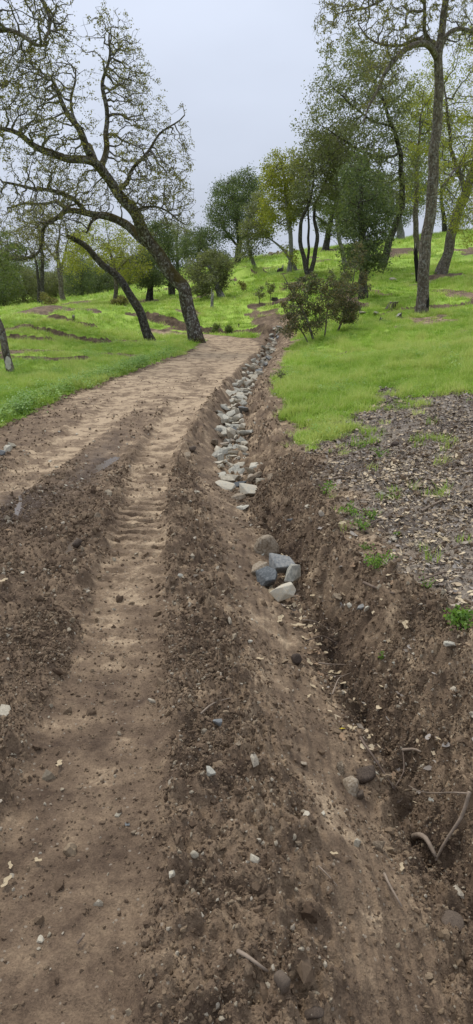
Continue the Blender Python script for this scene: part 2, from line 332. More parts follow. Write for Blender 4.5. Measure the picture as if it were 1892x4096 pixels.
SCARS = [  # bare cuts across the turf
    scar_from_px([(170, 772, 27.5), (205, 772, 28.5), (235, 785, 28)], .6, .05),
    scar_from_px([(330, 806, 28.6), (420, 822, 27.8), (470, 828, 27.5)], .22, .12),
    scar_from_px([(600, 745, 33.5), (660, 740, 34), (720, 730, 35)], .5, .10),
    scar_from_px([(640, 772, 30.8), (680, 768, 31), (705, 764, 31.2)], .55, .05),
    scar_from_px([(1070, 706, 34), (1130, 704, 34.5), (1190, 700, 35)], .6, .15),
    scar_from_px([(960, 752, 28.8), (1000, 748, 29.2)], .4, .10),
    scar_from_px([(960, 640, 48), (1010, 622, 50)], 1.2, .1),
    scar_from_px([(345, 760, 37.5), (400, 752, 38.5)], 1.0, .05),
    scar_from_px([(400, 725, 46), (470, 712, 48)], .8, .05),
    scar_from_px([(860, 735, 30), (900, 770, 26.5)], .5, .04),
    scar_from_px([(850, 882, 17.5), (920, 872, 18)], .15, .03),
    scar_from_px([(690, 642, 60), (760, 636, 58), (860, 636, 54)], 1.2, .1),
]
def ledge_from_px(pts, ht, run): return [tuple(at_depth(u, v, Y)[:2]) for u, v, Y in pts], ht, run
LEDGES = [  # low earth steps with a bare face towards the camera: line, height, run-out of the upper side
    ledge_from_px([(-60, 912, 17.2), (20, 903, 17.5), (70, 904, 17.4), (130, 913, 16.9), (200, 908, 17.1), (230, 900, 17.6)], .17, 1.6),
    ledge_from_px([(-40, 866, 20.9), (40, 860, 21.3), (110, 862, 21.2), (150, 856, 21.7)], .20, 1.6),
    ledge_from_px([(20, 832, 23.6), (110, 838, 23.2), (180, 846, 22.7), (240, 850, 22.4), (300, 842, 23)], .24, 1.8),
    ledge_from_px([(100, 806, 25.2), (160, 810, 25.0), (220, 812, 24.9), (260, 806, 25.4)], .24, 1.5),
    ledge_from_px([(330, 806, 28.6), (400, 820, 27.9), (470, 830, 27.4), (540, 838, 27.2), (590, 843, 26.9), (650, 850, 25.9), (690, 862, 24.8), (712, 880, 22.5)], .36, 2.5),
    ledge_from_px([(570, 698, 42.2), (600, 696, 42.4), (640, 690, 43), (690, 680, 44)], .55, 3.0),
    ledge_from_px([(925, 800, 24.0), (985, 792, 24.5), (1050, 786, 25), (1130, 776, 25.8), (1190, 768, 26.4), (1290, 760, 27)], .20, 1.8),
    ledge_from_px([(1060, 712, 33.6), (1130, 708, 34), (1200, 702, 34.6)], .28, 2.0),
]
def terrain(x, y, fine=True):
    """height and surface masks at world x, y"""
    h = base_h(x, y)
    far = sstep(6, 40, np.hypot(x, y))
    h = h + fbm(x, y, 7.0, 2) * 0.10 * far + fbm(x + 31, y, 1.7, 2) * (0.012 + 0.05 * far)
    wob = fbm(x, y + 9, 1.1, 2) * 0.10 + fbm(x, y, .3, 2) * 0.05
    rd, rp = seg_dist(x, y, ROAD)
    half = np.interp(rp, np.arange(len(ROAD)), [p[2] for p in ROAD])
    xc, xd, xb, D = interp(y, XC), interp(y, XD), interp(y, XB), interp(y, DD)
    inroad = (rd - half) + wob                       # negative inside
    road = 1 - sstep(-0.06, 0.06, inroad)
    near_ditch = (y < 28.6)
    right_side = x > xc
    road = np.where(near_ditch & right_side, 0, road)
    road = np.where(near_ditch & (x <= xc) & (x > -1.2) & (y < 22), 1, road)
    # road is cut flat, slightly crowned
    # ditch
    wd = (fbm(x * 0.3, y, .55, 3) * 0.09 + fbm(x * .2 + 4, y, 1.3, 2) * .07) * sstep(0.0, .2, D)
    tl = np.clip((x - xc - wd * .6) / (xd - xc), 0, 1); tr = np.clip((xb + wd - x) / np.maximum(xb + wd - xd, .05), 0, 1)
    left = tl * tl * (3 - 2 * tl) * .55 + tl * .45
    st = np.interp(y, [1.5, 2.4, 3.0, 4.5, 5.6], [.30, .42, .50, .45, .18]); rightp = sstep(0.12, 0.62, tr) * st + tr * (1 - st)
    carve = np.where(x < xd, left, rightp) * near_ditch
    h = h - D * carve
    # a narrow eroded runnel at the foot of the bank, deeper close by
    run = np.exp(-((x - xd - .05 - wd) / .07) ** 2) * np.interp(y, [0, 2, 3.6, 4.3, 5.2, 6.8, 7.4], [.13, .13, .15, .06, .10, .08, 0])
    h = h - run
    inditch = near_ditch & (x > xc - .03 + wob * .3) & (x < xb + .08 + wob) & (D > .02)
    # wheel tracks
    rt, lt = interp(y, RT), interp(y, LT)
    e = fbm(x, y, .35, 2) * .05
    tw = np.interp(y, [0, 1.5, 3, 5, 8, 14], [.30, .28, .24, .20, .21, .26])
    t1 = 1 - sstep(tw - .05, tw + .05, np.abs(x - rt) + e)
    t2 = (1 - sstep(.18, .30, np.abs(x - lt) + e)) * sstep(3.5, 6, y)
    fade = 1 - sstep(19, 24, y)
    trk = np.clip(t1 + t2, 0, 1) * fade * road
    # rough churned ground: between the tracks and the windrow on the shoulder
    rough = road * (1 - trk) * (1 - 0.85 * sstep(8.5, 12, y))
    rough = rough * np.interp(y, [5.2, 6.2, 8], [1, .62, .55]); 
    smoothlane = np.exp(-((x + 1.42) / .16) ** 2) * np.exp(-((y - 6.9) / 1.2) ** 2)
    rough = rough * (1 - .8 * smoothlane)
    slope = np.where(inditch, 1.0, 0.0)
    tq = np.clip((x - xc) / np.maximum(xd - xc, .05), 0, 1.2)
    rough = np.maximum(rough, slope * np.where(x > xd - .08, .7, np.interp(tq, [0, .18, .35, .7, .95], [.8, .6, .12, .15, .65])))
    # grass
    gx = np.array([[-.5, 99], [.2, 8.5], [.30, 7.2], [.5, 6.7], [.95, 7.9], [1.5, 8.9], [2.2, 9.4], [2.7, 9.3], [3.1, 8.7], [5, 8.6], [12, 8]])
    yg = np.interp(x, gx[:, 0], gx[:, 1])
    gb = fbm(x, y, .8, 3) * .45 + fbm(x + 7, y, .22, 2) * .22
    grassR = sstep(-.42, .42, (y - yg) * .5 + gb * 1.3) * sstep(-.02, .34, x - xb + wob + gb * .45 - .06)
    grassR = np.where(x < interp(y, XD), 0, grassR)
    grassL = sstep(.06, .30, inroad + gb * .12)
    grass = np.where(x > interp(y, XD), np.where(near_ditch, grassR, grassL), np.where(near_ditch & (x > xc - .3), 0, grassL))
    grass = np.where((y >= 28.6), grassL, grass)
    scar_m = np.zeros(x.shape)
    for poly, w, d in SCARS:
        sd, _ = seg_dist(x, y, poly)
        wv = w * (1 + fbm(x, y, .9, 2) * .6)
        g = np.exp(-(sd / np.maximum(wv, .05)) ** 2)
        h = h - g * d; scar_m = np.maximum(scar_m, g)
    for poly, ht, reach in LEDGES:
        n_ = len(poly) - 1; sd = np.full(x.shape, 99.0); pr = np.zeros(x.shape); bst = np.full(x.shape, 1e9)
        near_ = (x > min(p[0] for p in poly) - 6) & (x < max(p[0] for p in poly) + 6) & (y > min(p[1] for p in poly) - 2) & (y < max(p[1] for p in poly) + 9)
        if not near_.any(): continue
        xx, yy = x[near_], y[near_]; d_, p_ = seg_dist(xx, yy, poly); si = np.minimum(p_.astype(int), n_ - 1); P_ = np.array(poly)
        dx_, dy_ = (P_[1:] - P_[:-1])[si].T; cr = dx_ * (yy - P_[si, 1]) - dy_ * (xx - P_[si, 0]); q_ = d_ * np.sign(cr) + fbm(xx, yy, 1.4, 2) * .16
        ef = sstep(0, .5, p_) * (1 - sstep(n_ - .5, n_, p_)) * (.7 + .3 * sstep(-.3, .3, fbm(xx, yy, 1.3, 2)))
        h[near_] += ht * ef * sstep(-.14, .16, q_) * np.exp(-np.maximum(q_, 0) / reach)
        scar_m[near_] = np.maximum(scar_m[near_], np.exp(-((q_ + .02) / (.06 + ht * .18)) ** 2) * np.minimum(ef * 1.3, 1))
    grass = grass * (1 - sstep(.35, .7, scar_m))
    bare = fbm(x + 50, y - 20, 2.6, 3)
    grass = grass * (1 - .75 * sstep(.34, .54, bare) * sstep(8.5, 18, y))
    # litter
    lx = interp(y, [(0, 2.6), (2.4, 1.9), (3.2, 1.25), (4.2, .86), (6, .72), (7, .66), (9, .7)])
    litter = sstep(-.12, .35, x - lx + gb * .8) * (1 - sstep(.3, .7, grass)) * (1 - sstep(10.5, 11.5, y))
    litter = np.where(x > xb, litter, 0)
    # fine relief
    if fine:
        n5 = fbm(x, y, .16, 3, .6); n6 = fbm(x + 3, y + 8, .055, 3, .6)
        dist = 1 - sstep(9, 18, y)
        clumpy = np.abs(n5)
        h = h + rough * dist * (0.042 * clumpy + 0.024 * n6) + (road * (1 - trk)) * .010 * (1 - .7 * sstep(8, 12, y))
        berm = np.exp(-((np.abs(x - rt) - tw - .05) / .06) ** 2) * road * fade
        h = h + berm * (.016 + .03 * np.clip(n5, -.5, 1)) * (1 - .85 * sstep(8, 12, y))
        h = h + trk * dist * (n6 * .0075 + n5 * .008)
        bankz = np.where((x > xb) & near_ditch & (y < 12), 1 - sstep(.4, .9, grass), 0)
        h = h + bankz * (n5 * .020 + n6 * .009)
        side_l = np.where((rd < half + .5) & (x < -1) & (y < 22), 1, 0) * (1 - road)
        h = h + side_l * np.abs(n5) * .05
        # sweep marks of the bucket along the ditch's road side
        comb = fbm(x * 9, y * .6 + x * 2.2, .30, 3)
        h = h + np.where(inditch & (x >= xd), 1, 0) * (np.abs(n5) * .05 + n6 * .02)
        h = h + np.where(inditch & (x < xd), 1, 0) * (comb * .009 + (np.abs(n5) * .03 + n6 * .014) * np.interp(tl, [0, .2, .35, .75, 1], [1, .8, .25, .3, 1])) * np.interp(y, [0, 2, 5, 12], [1.0, 1.0, 1.2, .8])
        # cleat marks pressed by the machine's tracks
        ph = (y + .25 * e + .015 * np.sin(x * 9)) / .142
        bar = sstep(.54, .66, np.abs(((ph % 1) - .5) * 2))
        amp = t1 * np.interp(y, [1, 2.6, 3.6, 4.3, 4.7, 5.0, 5.5, 6.0, 8.5, 12], [0, .006, .014, .020, .034, .048, .044, .026, .018, 0])
        wide = sstep(-1.02, -.96, x) * (1 - sstep(-.60, -.54, x)) * np.interp(y, [4.6, 4.9, 5.4, 5.8], [0, .036, .030, 0])
        amp = np.maximum(amp, wide) + t2 * np.interp(y, [3, 5, 7, 10], [.012, .018, .010, 0])
        h = h - amp * bar * road * (.55 + .45 * sstep(-.25, .2, fbm(x + 11, y, .22, 2)))
    h = h - trk * .018 * (1 - .6 * sstep(8, 13, y))
    for cx, cy, rx, ry, an in PUDDLES:
        ca, sa = math.cos(an), math.sin(an); ex = ((x - cx) * ca + (y - cy) * sa) / rx; ey = (-(x - cx) * sa + (y - cy) * ca) / ry
        k = 1 - sstep(.55, 1.5, np.sqrt(ex * ex + ey * ey) + fbm(x, y, .12, 2) * .35); pz = float(base_h(np.array([cx]), np.array([cy]))[0]); h = h * (1 - k) + (pz - .016) * k
    soft = np.clip((1 - sstep(.0, .62, np.abs(x - rt - .06))) + (1 - sstep(.0, .55, np.abs(x - lt))) * sstep(3.5, 6, y), 0, 1) * fade * road
    trs = .5 * trk + .5 * soft
    dry = .44 + .08 * sstep(4, 7, y) * road + .50 * trs * np.interp(y, [0, 2.2, 3.4, 5, 9, 16], [-.26, -.10, .22, .50, .68, .80]) - .05 * rough * (1 - sstep(8, 12, y)) + .30 * sstep(8, 12.5, y) * road * (1 - trk)
    dry = np.where(inditch, .48 + .06 * np.where(x < xd - .05, 1, 0) + .10 * sstep(.06, .25, x - xd), dry)
    dry = np.where((x > xb) & near_ditch, .62 - .15 * sstep(2.8, 1.4, y), dry)
    dry = dry - .20 * np.exp(-((y - 15) / 3.0) ** 2) * np.exp(-((x + .75) / .3) ** 2) - .2 * scar_m
    moist = np.exp(-((x + 1.75) / .25) ** 2 - ((y - 5.3) / .7) ** 2) * .8 + smoothlane * .5 + run * 3
    moist = np.maximum(moist, .55 * litter * sstep(.15, .45, fbm(x + 2, y + 40, .75, 3)))
    return h, dict(road=road, ditch=inditch.astype(float), grass=grass, litter=litter, rough=rough, dry=dry, moist=np.clip(moist, 0, 1), trk=trk, scar=scar_m)
def H(x, y):
    x = np.atleast_1d(np.asarray(x, float)); y = np.atleast_1d(np.asarray(y, float)); return terrain(x, y)[0]
def H1(x, y): return float(H(x, y)[0])

def build_ground():
    ox, oy = 0.0, -1.2
    inner = np.linspace(-27, 27, 470)
    outer = np.concatenate([np.linspace(27.4, 60, 26), np.linspace(66, 180, 14)])
    ang = np.radians(np.concatenate([-outer[::-1][1:], inner, outer]))      # -180 omitted: wraps to +180
    r = [0.25]
    while r[-1] < 700:
        q = r[-1]; g = 1.0017 if 5.95 < q < 6.95 else 1.0027 if 4.4 < q < 9 else 1.0040 if q < 9 else (1.0075 if q < 16 else 1.0048 if q < 30 else (1.016 if q < 75 else 1.09))
        r.append(q * g if q > 1.6 else q + .06)
    r = np.array(r); A, R = np.meshgrid(ang, r)
    X = (ox + R * np.sin(A)).ravel(); Y = (oy + R * np.cos(A)).ravel()
    h, m = terrain(X, Y)
    na, nr = len(ang), len(r)
    idx = np.arange(na * nr).reshape(nr, na)
    nxt = np.roll(idx, -1, axis=1)
    quads = np.stack([idx[:-1], nxt[:-1], nxt[1:], idx[1:]], -1).reshape(-1, 4)[:, ::-1]
    V = np.stack([X, Y, h], 1)
    # shared normals so that the split sheets shade as one
    p0, p1, p2, p3 = (V[quads[:, i]] for i in range(4))
    fn = np.cross(p2 - p0, p3 - p1)
    vn = np.zeros_like(V)
    for i in range(4):
        for k in range(3): vn[:, k] += np.bincount(quads[:, i], weights=fn[:, k], minlength=len(V))
    vn /= np.maximum(np.linalg.norm(vn, axis=1, keepdims=True), 1e-9)
    qd = m['ditch'][quads].mean(1) > .5; qr = (m['road'][quads].mean(1) > .5) & ~qd
    out = {}
    for nm, sel in (('dirt_road', qr), ('ditch', qd), ('ground', ~(qd | qr))):
        q = quads[sel]; used = np.unique(q); remap = np.full(len(V), -1); remap[used] = np.arange(len(used))
        F = [remap[q]]; VV = V[used]; NN = vn[used]; mm = {k: v[used] for k, v in m.items()}
        me = mesh_np(nm, VV, F, M['ground'], True)
        for k in ('grass', 'litter', 'rough', 'dry', 'moist'): fattr(me, k, mm[k])
        me.normals_split_custom_set_from_vertices(NN.tolist())
        out[nm] = link(nm, me, kind='structure')
    out['dirt_road']['label'] = 'bare brown dirt track with wheel ruts bending left behind the leaning oak'
    out['ditch']['label'] = 'narrow eroded drainage ditch along the right side of the dirt track'
    out['ground']['label'] = 'green grassy hillside and bare leaf strewn bank around the dirt track'
build_ground()

# ------------------------------------------------------------------ scattering (stuff only)
def scatter(name, sources, P, rot, scl, tone, idx, label):
    me = bpy.data.meshes.new(name); me.vertices.add(len(P)); me.vertices.foreach_set('co', np.asarray(P, np.float32).ravel())
    a = me.attributes.new('rot', 'FLOAT_VECTOR', 'POINT'); a.data.foreach_set('vector', np.asarray(rot, np.float32).ravel())
    a = me.attributes.new('scl', 'FLOAT_VECTOR', 'POINT'); a.data.foreach_set('vector', np.asarray(scl, np.float32).ravel())
    fattr(me, 'tone', tone)
    a = me.attributes.new('pick', 'INT', 'POINT'); a.data.foreach_set('value', np.asarray(idx, np.int32))
    ng = bpy.data.node_groups.new(name + '_nodes', 'GeometryNodeTree')
    ng.interface.new_socket('Geometry', in_out='INPUT', socket_type='NodeSocketGeometry'); ng.interface.new_socket('Geometry', in_out='OUTPUT', socket_type='NodeSocketGeometry')
    N = ng.nodes; L = ng.links.new
    gi = N.new('NodeGroupInput'); go = N.new('NodeGroupOutput'); j = N.new('GeometryNodeJoinGeometry'); L(j.outputs[0], go.inputs[0])
    def na(n, ty):
        q = N.new('GeometryNodeInputNamedAttribute'); q.data_type = ty; q.inputs['Name'].default_value = n; return q.outputs['Attribute']
    ar, as_, ap = na('rot', 'FLOAT_VECTOR'), na('scl', 'FLOAT_VECTOR'), na('pick', 'INT')
    for k, s in enumerate(sources):
        oi = N.new('GeometryNodeObjectInfo'); oi.inputs['Object'].default_value = s; oi.inputs['As Instance'].default_value = True
        cmpn = N.new('FunctionNodeCompare'); cmpn.data_type = 'INT'; cmpn.operation = 'EQUAL'; cmpn.inputs[3].default_value = k; L(ap, cmpn.inputs[2])
        ip = N.new('GeometryNodeInstanceOnPoints'); L(gi.outputs[0], ip.inputs['Points']); L(oi.outputs['Geometry'], ip.inputs['Instance'])
        L(cmpn.outputs[0], ip.inputs['Selection']); L(ar, ip.inputs['Rotation']); L(as_, ip.inputs['Scale']); L(ip.outputs[0], j.inputs[0])
    o = link(name, me, kind='stuff', label=label)
    md = o.modifiers.new('scatter', 'NODES'); md.node_group = ng
    return o
def source(name, me): return bpy.data.objects.new(name, me)

def clod_mesh(name, seed, mat, cuts=5, lump=.22, sub=2, flat=.75, smooth=False):
    rs = RS(seed); bm = bmesh.new(); bmesh.ops.create_icosphere(bm, subdivisions=sub, radius=1)
    P = np.array([v.co[:] for v in bm.verts])
    for _ in range(cuts):
        n = rs.randn(3); n /= np.linalg.norm(n); d = rs.uniform(.62, .85) if smooth else rs.uniform(.45, .8) if cuts < 10 else rs.uniform(.32, .60)
        s = P @ n; P = P - np.maximum(s - d, 0)[:, None] * n
    ph = rs.rand(3, 3) * 6
    for k in range(3):
        f = rs.randn(3) * (1.5 + k * 1.6); P = P * (1 + lump / (k + 1) * np.sin(P @ f + ph[k, 0]))[:, None]
    P *= np.array([1, rs.uniform(.65, 1), rs.uniform(.5, .8) * flat / .75])
    for v, p in zip(bm.verts, P): v.co = p
    me = bpy.data.meshes.new(name); bm.to_mesh(me); bm.free(); me.materials.append(mat)
    if smooth: me.polygons.foreach_set('use_smooth', np.ones(len(me.polygons), bool))
    return me
clods = [source('clod_source', clod_mesh('clod_source', s, M['clod'], 4, .28, 1 if s < 3 else 2)) for s in range(6)]

def sample(n, x0, x1, y0, y1, seed, ypow=1.0):
    rs = RS(seed); x = rs.uniform(x0, x1, n); y = y0 + (y1 - y0) * rs.rand(n) ** ypow; return x, y, rs
def infan(x, y, m=.5): return (np.abs(x) < (y + 1.0) * .36 + m)
def soil_scatter():
    xs, ys, ss, ts, ks = [], [], [], [], []
    for n, y0, y1, smin, smax, seed, dens in ((280000, .8, 3.4, .0025, .009, 1, 1.0), (150000, 2.8, 7.0, .0045, .013, 2, 1.0), (50000, 6.0, 14, .008, .020, 3, .9), (30000, .8, 6.5, .008, .022, 4, .95), (3600, 1.0, 7.5, .016, .036, 5, .6), (9000, 13, 25, .014, .03, 6, .6)):
        x, y, rs = sample(n, -1.1 - y1 * .34, 1.4 + y1 * .30, y0, y1, seed, .8)
        h, m = terrain(x, y)
        clump = sstep(-.25, .45, fbm(x, y, .28, 2))
        bank = (x > interp(y, XB)) & (m['grass'] < .4)
        p = m['rough'] * (.35 + .65 * clump) * dens + m['trk'] * .06 + np.where(bank, .28, 0) + np.where((m['ditch'] > .5) & (x > interp(y, XD) - .10), (.15 + .6 * clump) * dens, 0)
        edge = (x < -1.2) & (m['grass'] < .5) & (m['road'] < .6); p = np.maximum(p, edge * .6)
        p = np.where(m['grass'] > .5, .01, p)
        k = (rs.rand(n) < p) & infan(x, y)
        x, y, h = x[k], y[k], h[k]; q = len(x)
        s = smin + (smax - smin) * rs.rand(q) ** 2.2
        xs.append(np.stack([x, y, h + s * .05], 1)); ss.append(s[:, None] * rs.uniform(.75, 1.25, (q, 3)))
        base = .30 + .36 * m['dry'][k] + rs.randn(q) * .20
        pale = rs.rand(q) < .075
        ts.append(np.where(pale, rs.uniform(.88, 1, q), np.clip(base, 0, .82))); ks.append(rs.randint(0, 6, q))
    P = np.concatenate(xs); q = len(P)
    scatter('soil_clods', clods, P, RS(9).rand(q, 3) * 6.28, np.concatenate(ss), np.concatenate(ts), np.concatenate(ks), 'loose crumbs and clods of brown soil on the track shoulder and ditch')
soil_scatter()

def flake_mesh(name, seed, long=1.0, lobes=False):
    rs = RS(seed); n = 9; V = []; 
    for i in range(n):
        a = 2 * math.pi * i / n; rr = rs.uniform(.6, 1.0) * (1 if not lobes else (1.0 if i % 2 else .55))
        x = math.cos(a) * rr; y = math.sin(a) * rr / long; V.append((x, y, .22 * x * x * rs.uniform(.2, 1.4) + .25 * abs(y) * rs.uniform(.2, 1)))
    V.append((0, 0, 0)); F = np.array([(i, (i + 1) % n, n) for i in range(n)])
    return mesh_np(name, np.array(V), F, M['flake'])
flakes = [source('flake_source', flake_mesh('flake_source', 40 + i, (1.5, 2.2, 1.7, 5.0, 7.0, 1.4)[i], i in (0, 2))) for i in range(6)]
def litter_scatter():
    x, y, rs = sample(330000, .2, 7.0, 1.2, 12.0, 21, .8)
    h, m = terrain(x, y)
    cl = (.25 + .75 * sstep(-.35, .3, fbm(x, y, .6, 3))) * (1 - .75 * m['moist'])
    p = m['litter'] * cl * .85
    onditch = (m['ditch'] > .5) & (x > interp(y, XD) - .2) & (y < 5) & (y > 2.4); p = np.where(onditch, .10, p)
    p = np.where((x > interp(y, XB)) & (y < 8), np.maximum(p, .05), p)
    p = np.where(m['grass'] > .5, .03, p)
    k = (rs.rand(len(x)) < p) & infan(x, y, .6)
    x, y, h = x[k], y[k], h[k]; q = len(x)
    s = .007 + .030 * rs.rand(q) ** 2.6
    rot = np.stack([rs.randn(q) * .35, rs.randn(q) * .35, rs.rand(q) * 6.28], 1)
    tone = np.clip(rs.beta(1.4, 1.1, q) * np.interp(y, [5, 7.5], [1.05, .9]) + .15 * fbm(x, y, .8, 2), 0, 1)
    idx = rs.choice(6, q, p=[.2, .2, .2, .14, .12, .14])
    scatter('leaf_litter', flakes, np.stack([x, y, h + .006 + .012 * rs.rand(q)], 1), rot, np.repeat(s[:, None], 3, 1), tone, idx, 'bed of dry oak leaf scraps and wood chips on the right bank')
litter_scatter()

def tuft_mesh(name, seed, n, spread, hgt, wid, mat, lean=.5):
    rs = RS(seed); V = []; F = []
    for i in range(n):
        a = rs.rand() * 6.28; r = spread * math.sqrt(rs.rand()); bx, by = r * math.cos(a), r * math.sin(a)
        d = rs.rand() * 6.28; ln = lean * rs.rand() * hgt; hh = hgt * rs.uniform(.45, 1.0); w = wid * rs.uniform(.6, 1.1)
        wx, wy = -math.sin(d) * w / 2, math.cos(d) * w / 2
        mx, my = bx + math.cos(d) * ln * .35, by + math.sin(d) * ln * .35; tx, ty = bx + math.cos(d) * ln, by + math.sin(d) * ln
        b = len(V); V += [(bx - wx, by - wy, -.01), (bx + wx, by + wy, -.01), (mx + wx * .8, my + wy * .8, hh * .55), (mx - wx * .8, my - wy * .8, hh * .55), (tx, ty, hh)]
        F.append(((b, b + 1, b + 2, b + 3), (b + 3, b + 2, b + 4)))
    return mesh_np(name, np.array(V), [np.array([f[0] for f in F]), np.array([f[1] for f in F])], mat)
def weed_mesh(name, seed, mat, n=26, hgt=.13, spread=.09, leaf=.035):
    rs = RS(seed); V = []; F = []
    for i in range(n):
        a = rs.rand() * 6.28; r = spread * math.sqrt(rs.rand()); z = hgt * rs.rand() ** .7
        c = np.array((r * math.cos(a), r * math.sin(a), z)); d = rs.rand() * 6.28; t = rs.uniform(-.3, .7)
        ax = np.array((math.cos(d) * math.cos(t), math.sin(d) * math.cos(t), math.sin(t))); sd = np.array((-math.sin(d), math.cos(d), 0)); l = leaf * rs.uniform(.6, 1.2)
        b = len(V); V += [c, c + ax * l * .5 + sd * l * .32, c + ax * l, c + ax * l * .5 - sd * l * .32]; F.append((b, b + 1, b + 2, b + 3))
    return mesh_np(name, np.array(V), np.array(F), mat)
tufts = [source('tuft_source', tuft_mesh('tuft_source', 60 + i, 16, .07, (.10, .13, .16, .09)[i], .007, M['blade'], (1.1, 1.2, .9, 1.5)[i])) for i in range(4)]
tufts_far = [source('tuft_far_source', tuft_mesh('tuft_far_source', 70 + i, 20, .20, (.13, .17, .11)[i], .018, M['blade'], 1.5)) for i in range(3)]
weeds = [source('weed_source', weed_mesh('weed_source', 80 + i, M['weed'])) for i in range(3)]
def grass_scatter():
    PP, RR, SS, TT, II = [], [], [], [], []
    def add(x, y, rs, k, s, tone, idx):
        q = len(x); PP.append(np.stack([x, y, k], 1)); RR.append(np.stack([rs.randn(q) * .08, rs.randn(q) * .08, rs.rand(q) * 6.28], 1)); SS.append(s); TT.append(tone); II.append(idx)
    for n, x0, x1, y0, y1, seed, far in ((34000, -7, -1.0, 7.2, 15, 31, 0), (36000, .1, 6.5, 6.2, 15, 32, 0), (36000, -10, 10, 14, 25, 33, 0), (16000, -16, 18, 22, 40, 34, 1), (9000, -26, 30, 38, 70, 35, 1)):
        x, y, rs = sample(n, x0, x1, y0, y1, seed, .85)
        k = infan(x, y, 1.2); x, y = x[k], y[k]
        h, m = terrain(x, y)
        p = np.maximum(sstep(.15, .6, m['grass']), .10 * sstep(.01, .2, m['grass']))
        k = rs.rand(len(x)) < p; x, y, h = x[k], y[k], h[k]; q = len(x)
        patch = fbm(x, y, 2.4, 3); fine = fbm(x, y, .5, 2)
        right = x > .3
        edge = np.interp(m['grass'][k], [.2, .9], [.6, 1.0])
        hs = (.50 + .75 * rs.rand(q) ** 2.2 + .85 * np.clip(fine, -.45, .7) + .3 * np.clip(patch, -.4, .5)) * edge * np.where(right & (y < 15), 1.0, np.where(right, 1.1, .92))
        s = np.stack([np.ones(q), np.ones(q), hs], 1) * (1.0 if not far else (1.0 if seed == 34 else 1.5))
        tone = np.clip(.58 + .33 * patch + .42 * fine + rs.randn(q) * .20, 0, 1)
        add(x, y, rs, h, s, tone, (rs.randint(0, 4, q) if not far else 4 + rs.randint(0, 3, q)))
    # sparse tufts among the litter
    x, y, rs = sample(2600, .4, 5.0, 2.8, 9.6, 36)
    h, m = terrain(x, y); p = sstep(.15, .45, fbm(x + 5, y, .55, 2)) * sstep(3.0, 6.5, y) * (m['ditch'] < .5) * (m['grass'] < .5)
    k = (rs.rand(len(x)) < p * .75) & (x > interp(y, XB)) & infan(x, y); x, y, h = x[k], y[k], h[k]; q = len(x)
    add(x, y, rs, h, np.repeat(rs.uniform(.45, .9, (q, 1)), 3, 1), np.clip(.4 + rs.randn(q) * .2, 0, 1), rs.randint(0, 4, q))
    scatter('grass', tufts + tufts_far, np.concatenate(PP), np.concatenate(RR), np.concatenate(SS), np.concatenate(TT), np.concatenate(II), 'bright green spring grass covering the meadow and hillside')
grass_scatter()
def weed_scatter():
    PP, SS = [], []
    x, y, rs = sample(9000, -4.2, -.8, 7.4, 19, 41)
    rd, rp = seg_dist(x, y, ROAD); half = np.interp(rp, np.arange(len(ROAD)), [p[2] for p in ROAD]); d = rd - half
    k = rs.rand(len(x)) < np.exp(-((d - .38) / .20) ** 2) * (.25 + sstep(-.4, .3, fbm(x, y, .6, 2))) * (1 - .6 * sstep(14, 19, y)); x, y = x[k], y[k]
    PP.append(np.stack([x, y, H(x, y)], 1)); SS.append(rs.uniform(.7, 1.5, len(x)))
    x, y, rs2 = sample(9000, -8, 8, 7.5, 24, 42)
    h, m = terrain(x, y); k = (m['grass'] > .6) & (rs2.rand(len(x)) < sstep(.1, .5, fbm(x + 3, y, 1.1, 2))) & infan(x, y); x, y, h = x[k], y[k], h[k]
    PP.append(np.stack([x, y, h + .02], 1)); SS.append(rs2.uniform(.6, 1.15, len(x)))
    P = np.concatenate(PP); q = len(P); s = np.concatenate(SS)
    scatter('weeds', weeds, P, np.stack([rs.randn(q) * .1, rs.randn(q) * .1, rs.rand(q) * 6.28], 1), np.repeat(s[:, None], 3, 1), np.where(np.arange(q) < len(PP[0]), rs.rand(q), .55 + .45 * rs.rand(q)), rs.randint(0, 3, q), 'lush green broad leaved weeds along the track edge and among the grass')
weed_scatter()

# ------------------------------------------------------------------ trees
def grow(init_pos, init_par, attr, step, kill, iters, seed, jitter=.35, grav=0.0):
    rs = RS(seed); cap = len(init_pos) + 60000
    pos = np.zeros((cap, 3)); par = np.full(cap, -1); n = len(init_pos)
    pos[:n] = init_pos; par[:n] = init_par; kids = np.zeros(cap, int)
    for p in init_par:
        if p >= 0: kids[p] += 1
    A = attr.copy(); bd = np.full(len(A), 1e9); bi = np.zeros(len(A), int)
    def upd(lo, hi):
        for s in range(lo, hi, 400):
            e = min(hi, s + 400); d = ((A[:, None, :] - pos[None, s:e, :]) ** 2).sum(-1); j = d.argmin(1); dm = d[np.arange(len(A)), j]
            b = dm < bd; bd[b] = dm[b]; bi[b] = s + j[b]
    upd(0, n)
    for it in range(iters):
        keep = bd > kill * kill
        A, bd, bi = A[keep], bd[keep], bi[keep]
        if not len(A): break
        v = A - pos[bi]; v /= np.linalg.norm(v, axis=1, keepdims=True)
        u, inv = np.unique(bi, return_inverse=True); D = np.zeros((len(u), 3)); np.add.at(D, inv, v)
        ok = kids[u] < 3; u, D = u[ok], D[ok]
        if not len(u): break
        D /= np.maximum(np.linalg.norm(D, axis=1, keepdims=True), 1e-6)
        D += rs.randn(*D.shape) * jitter; D[:, 2] -= grav; D /= np.linalg.norm(D, axis=1, keepdims=True)
        m = len(u)
        if n + m > cap: break
        pos[n:n + m] = pos[u] + D * step * rs.uniform(.7, 1.2, (m, 1)); par[n:n + m] = u; kids[u] += 1
        upd(n, n + m); n += m
    return pos[:n].copy(), par[:n].copy()

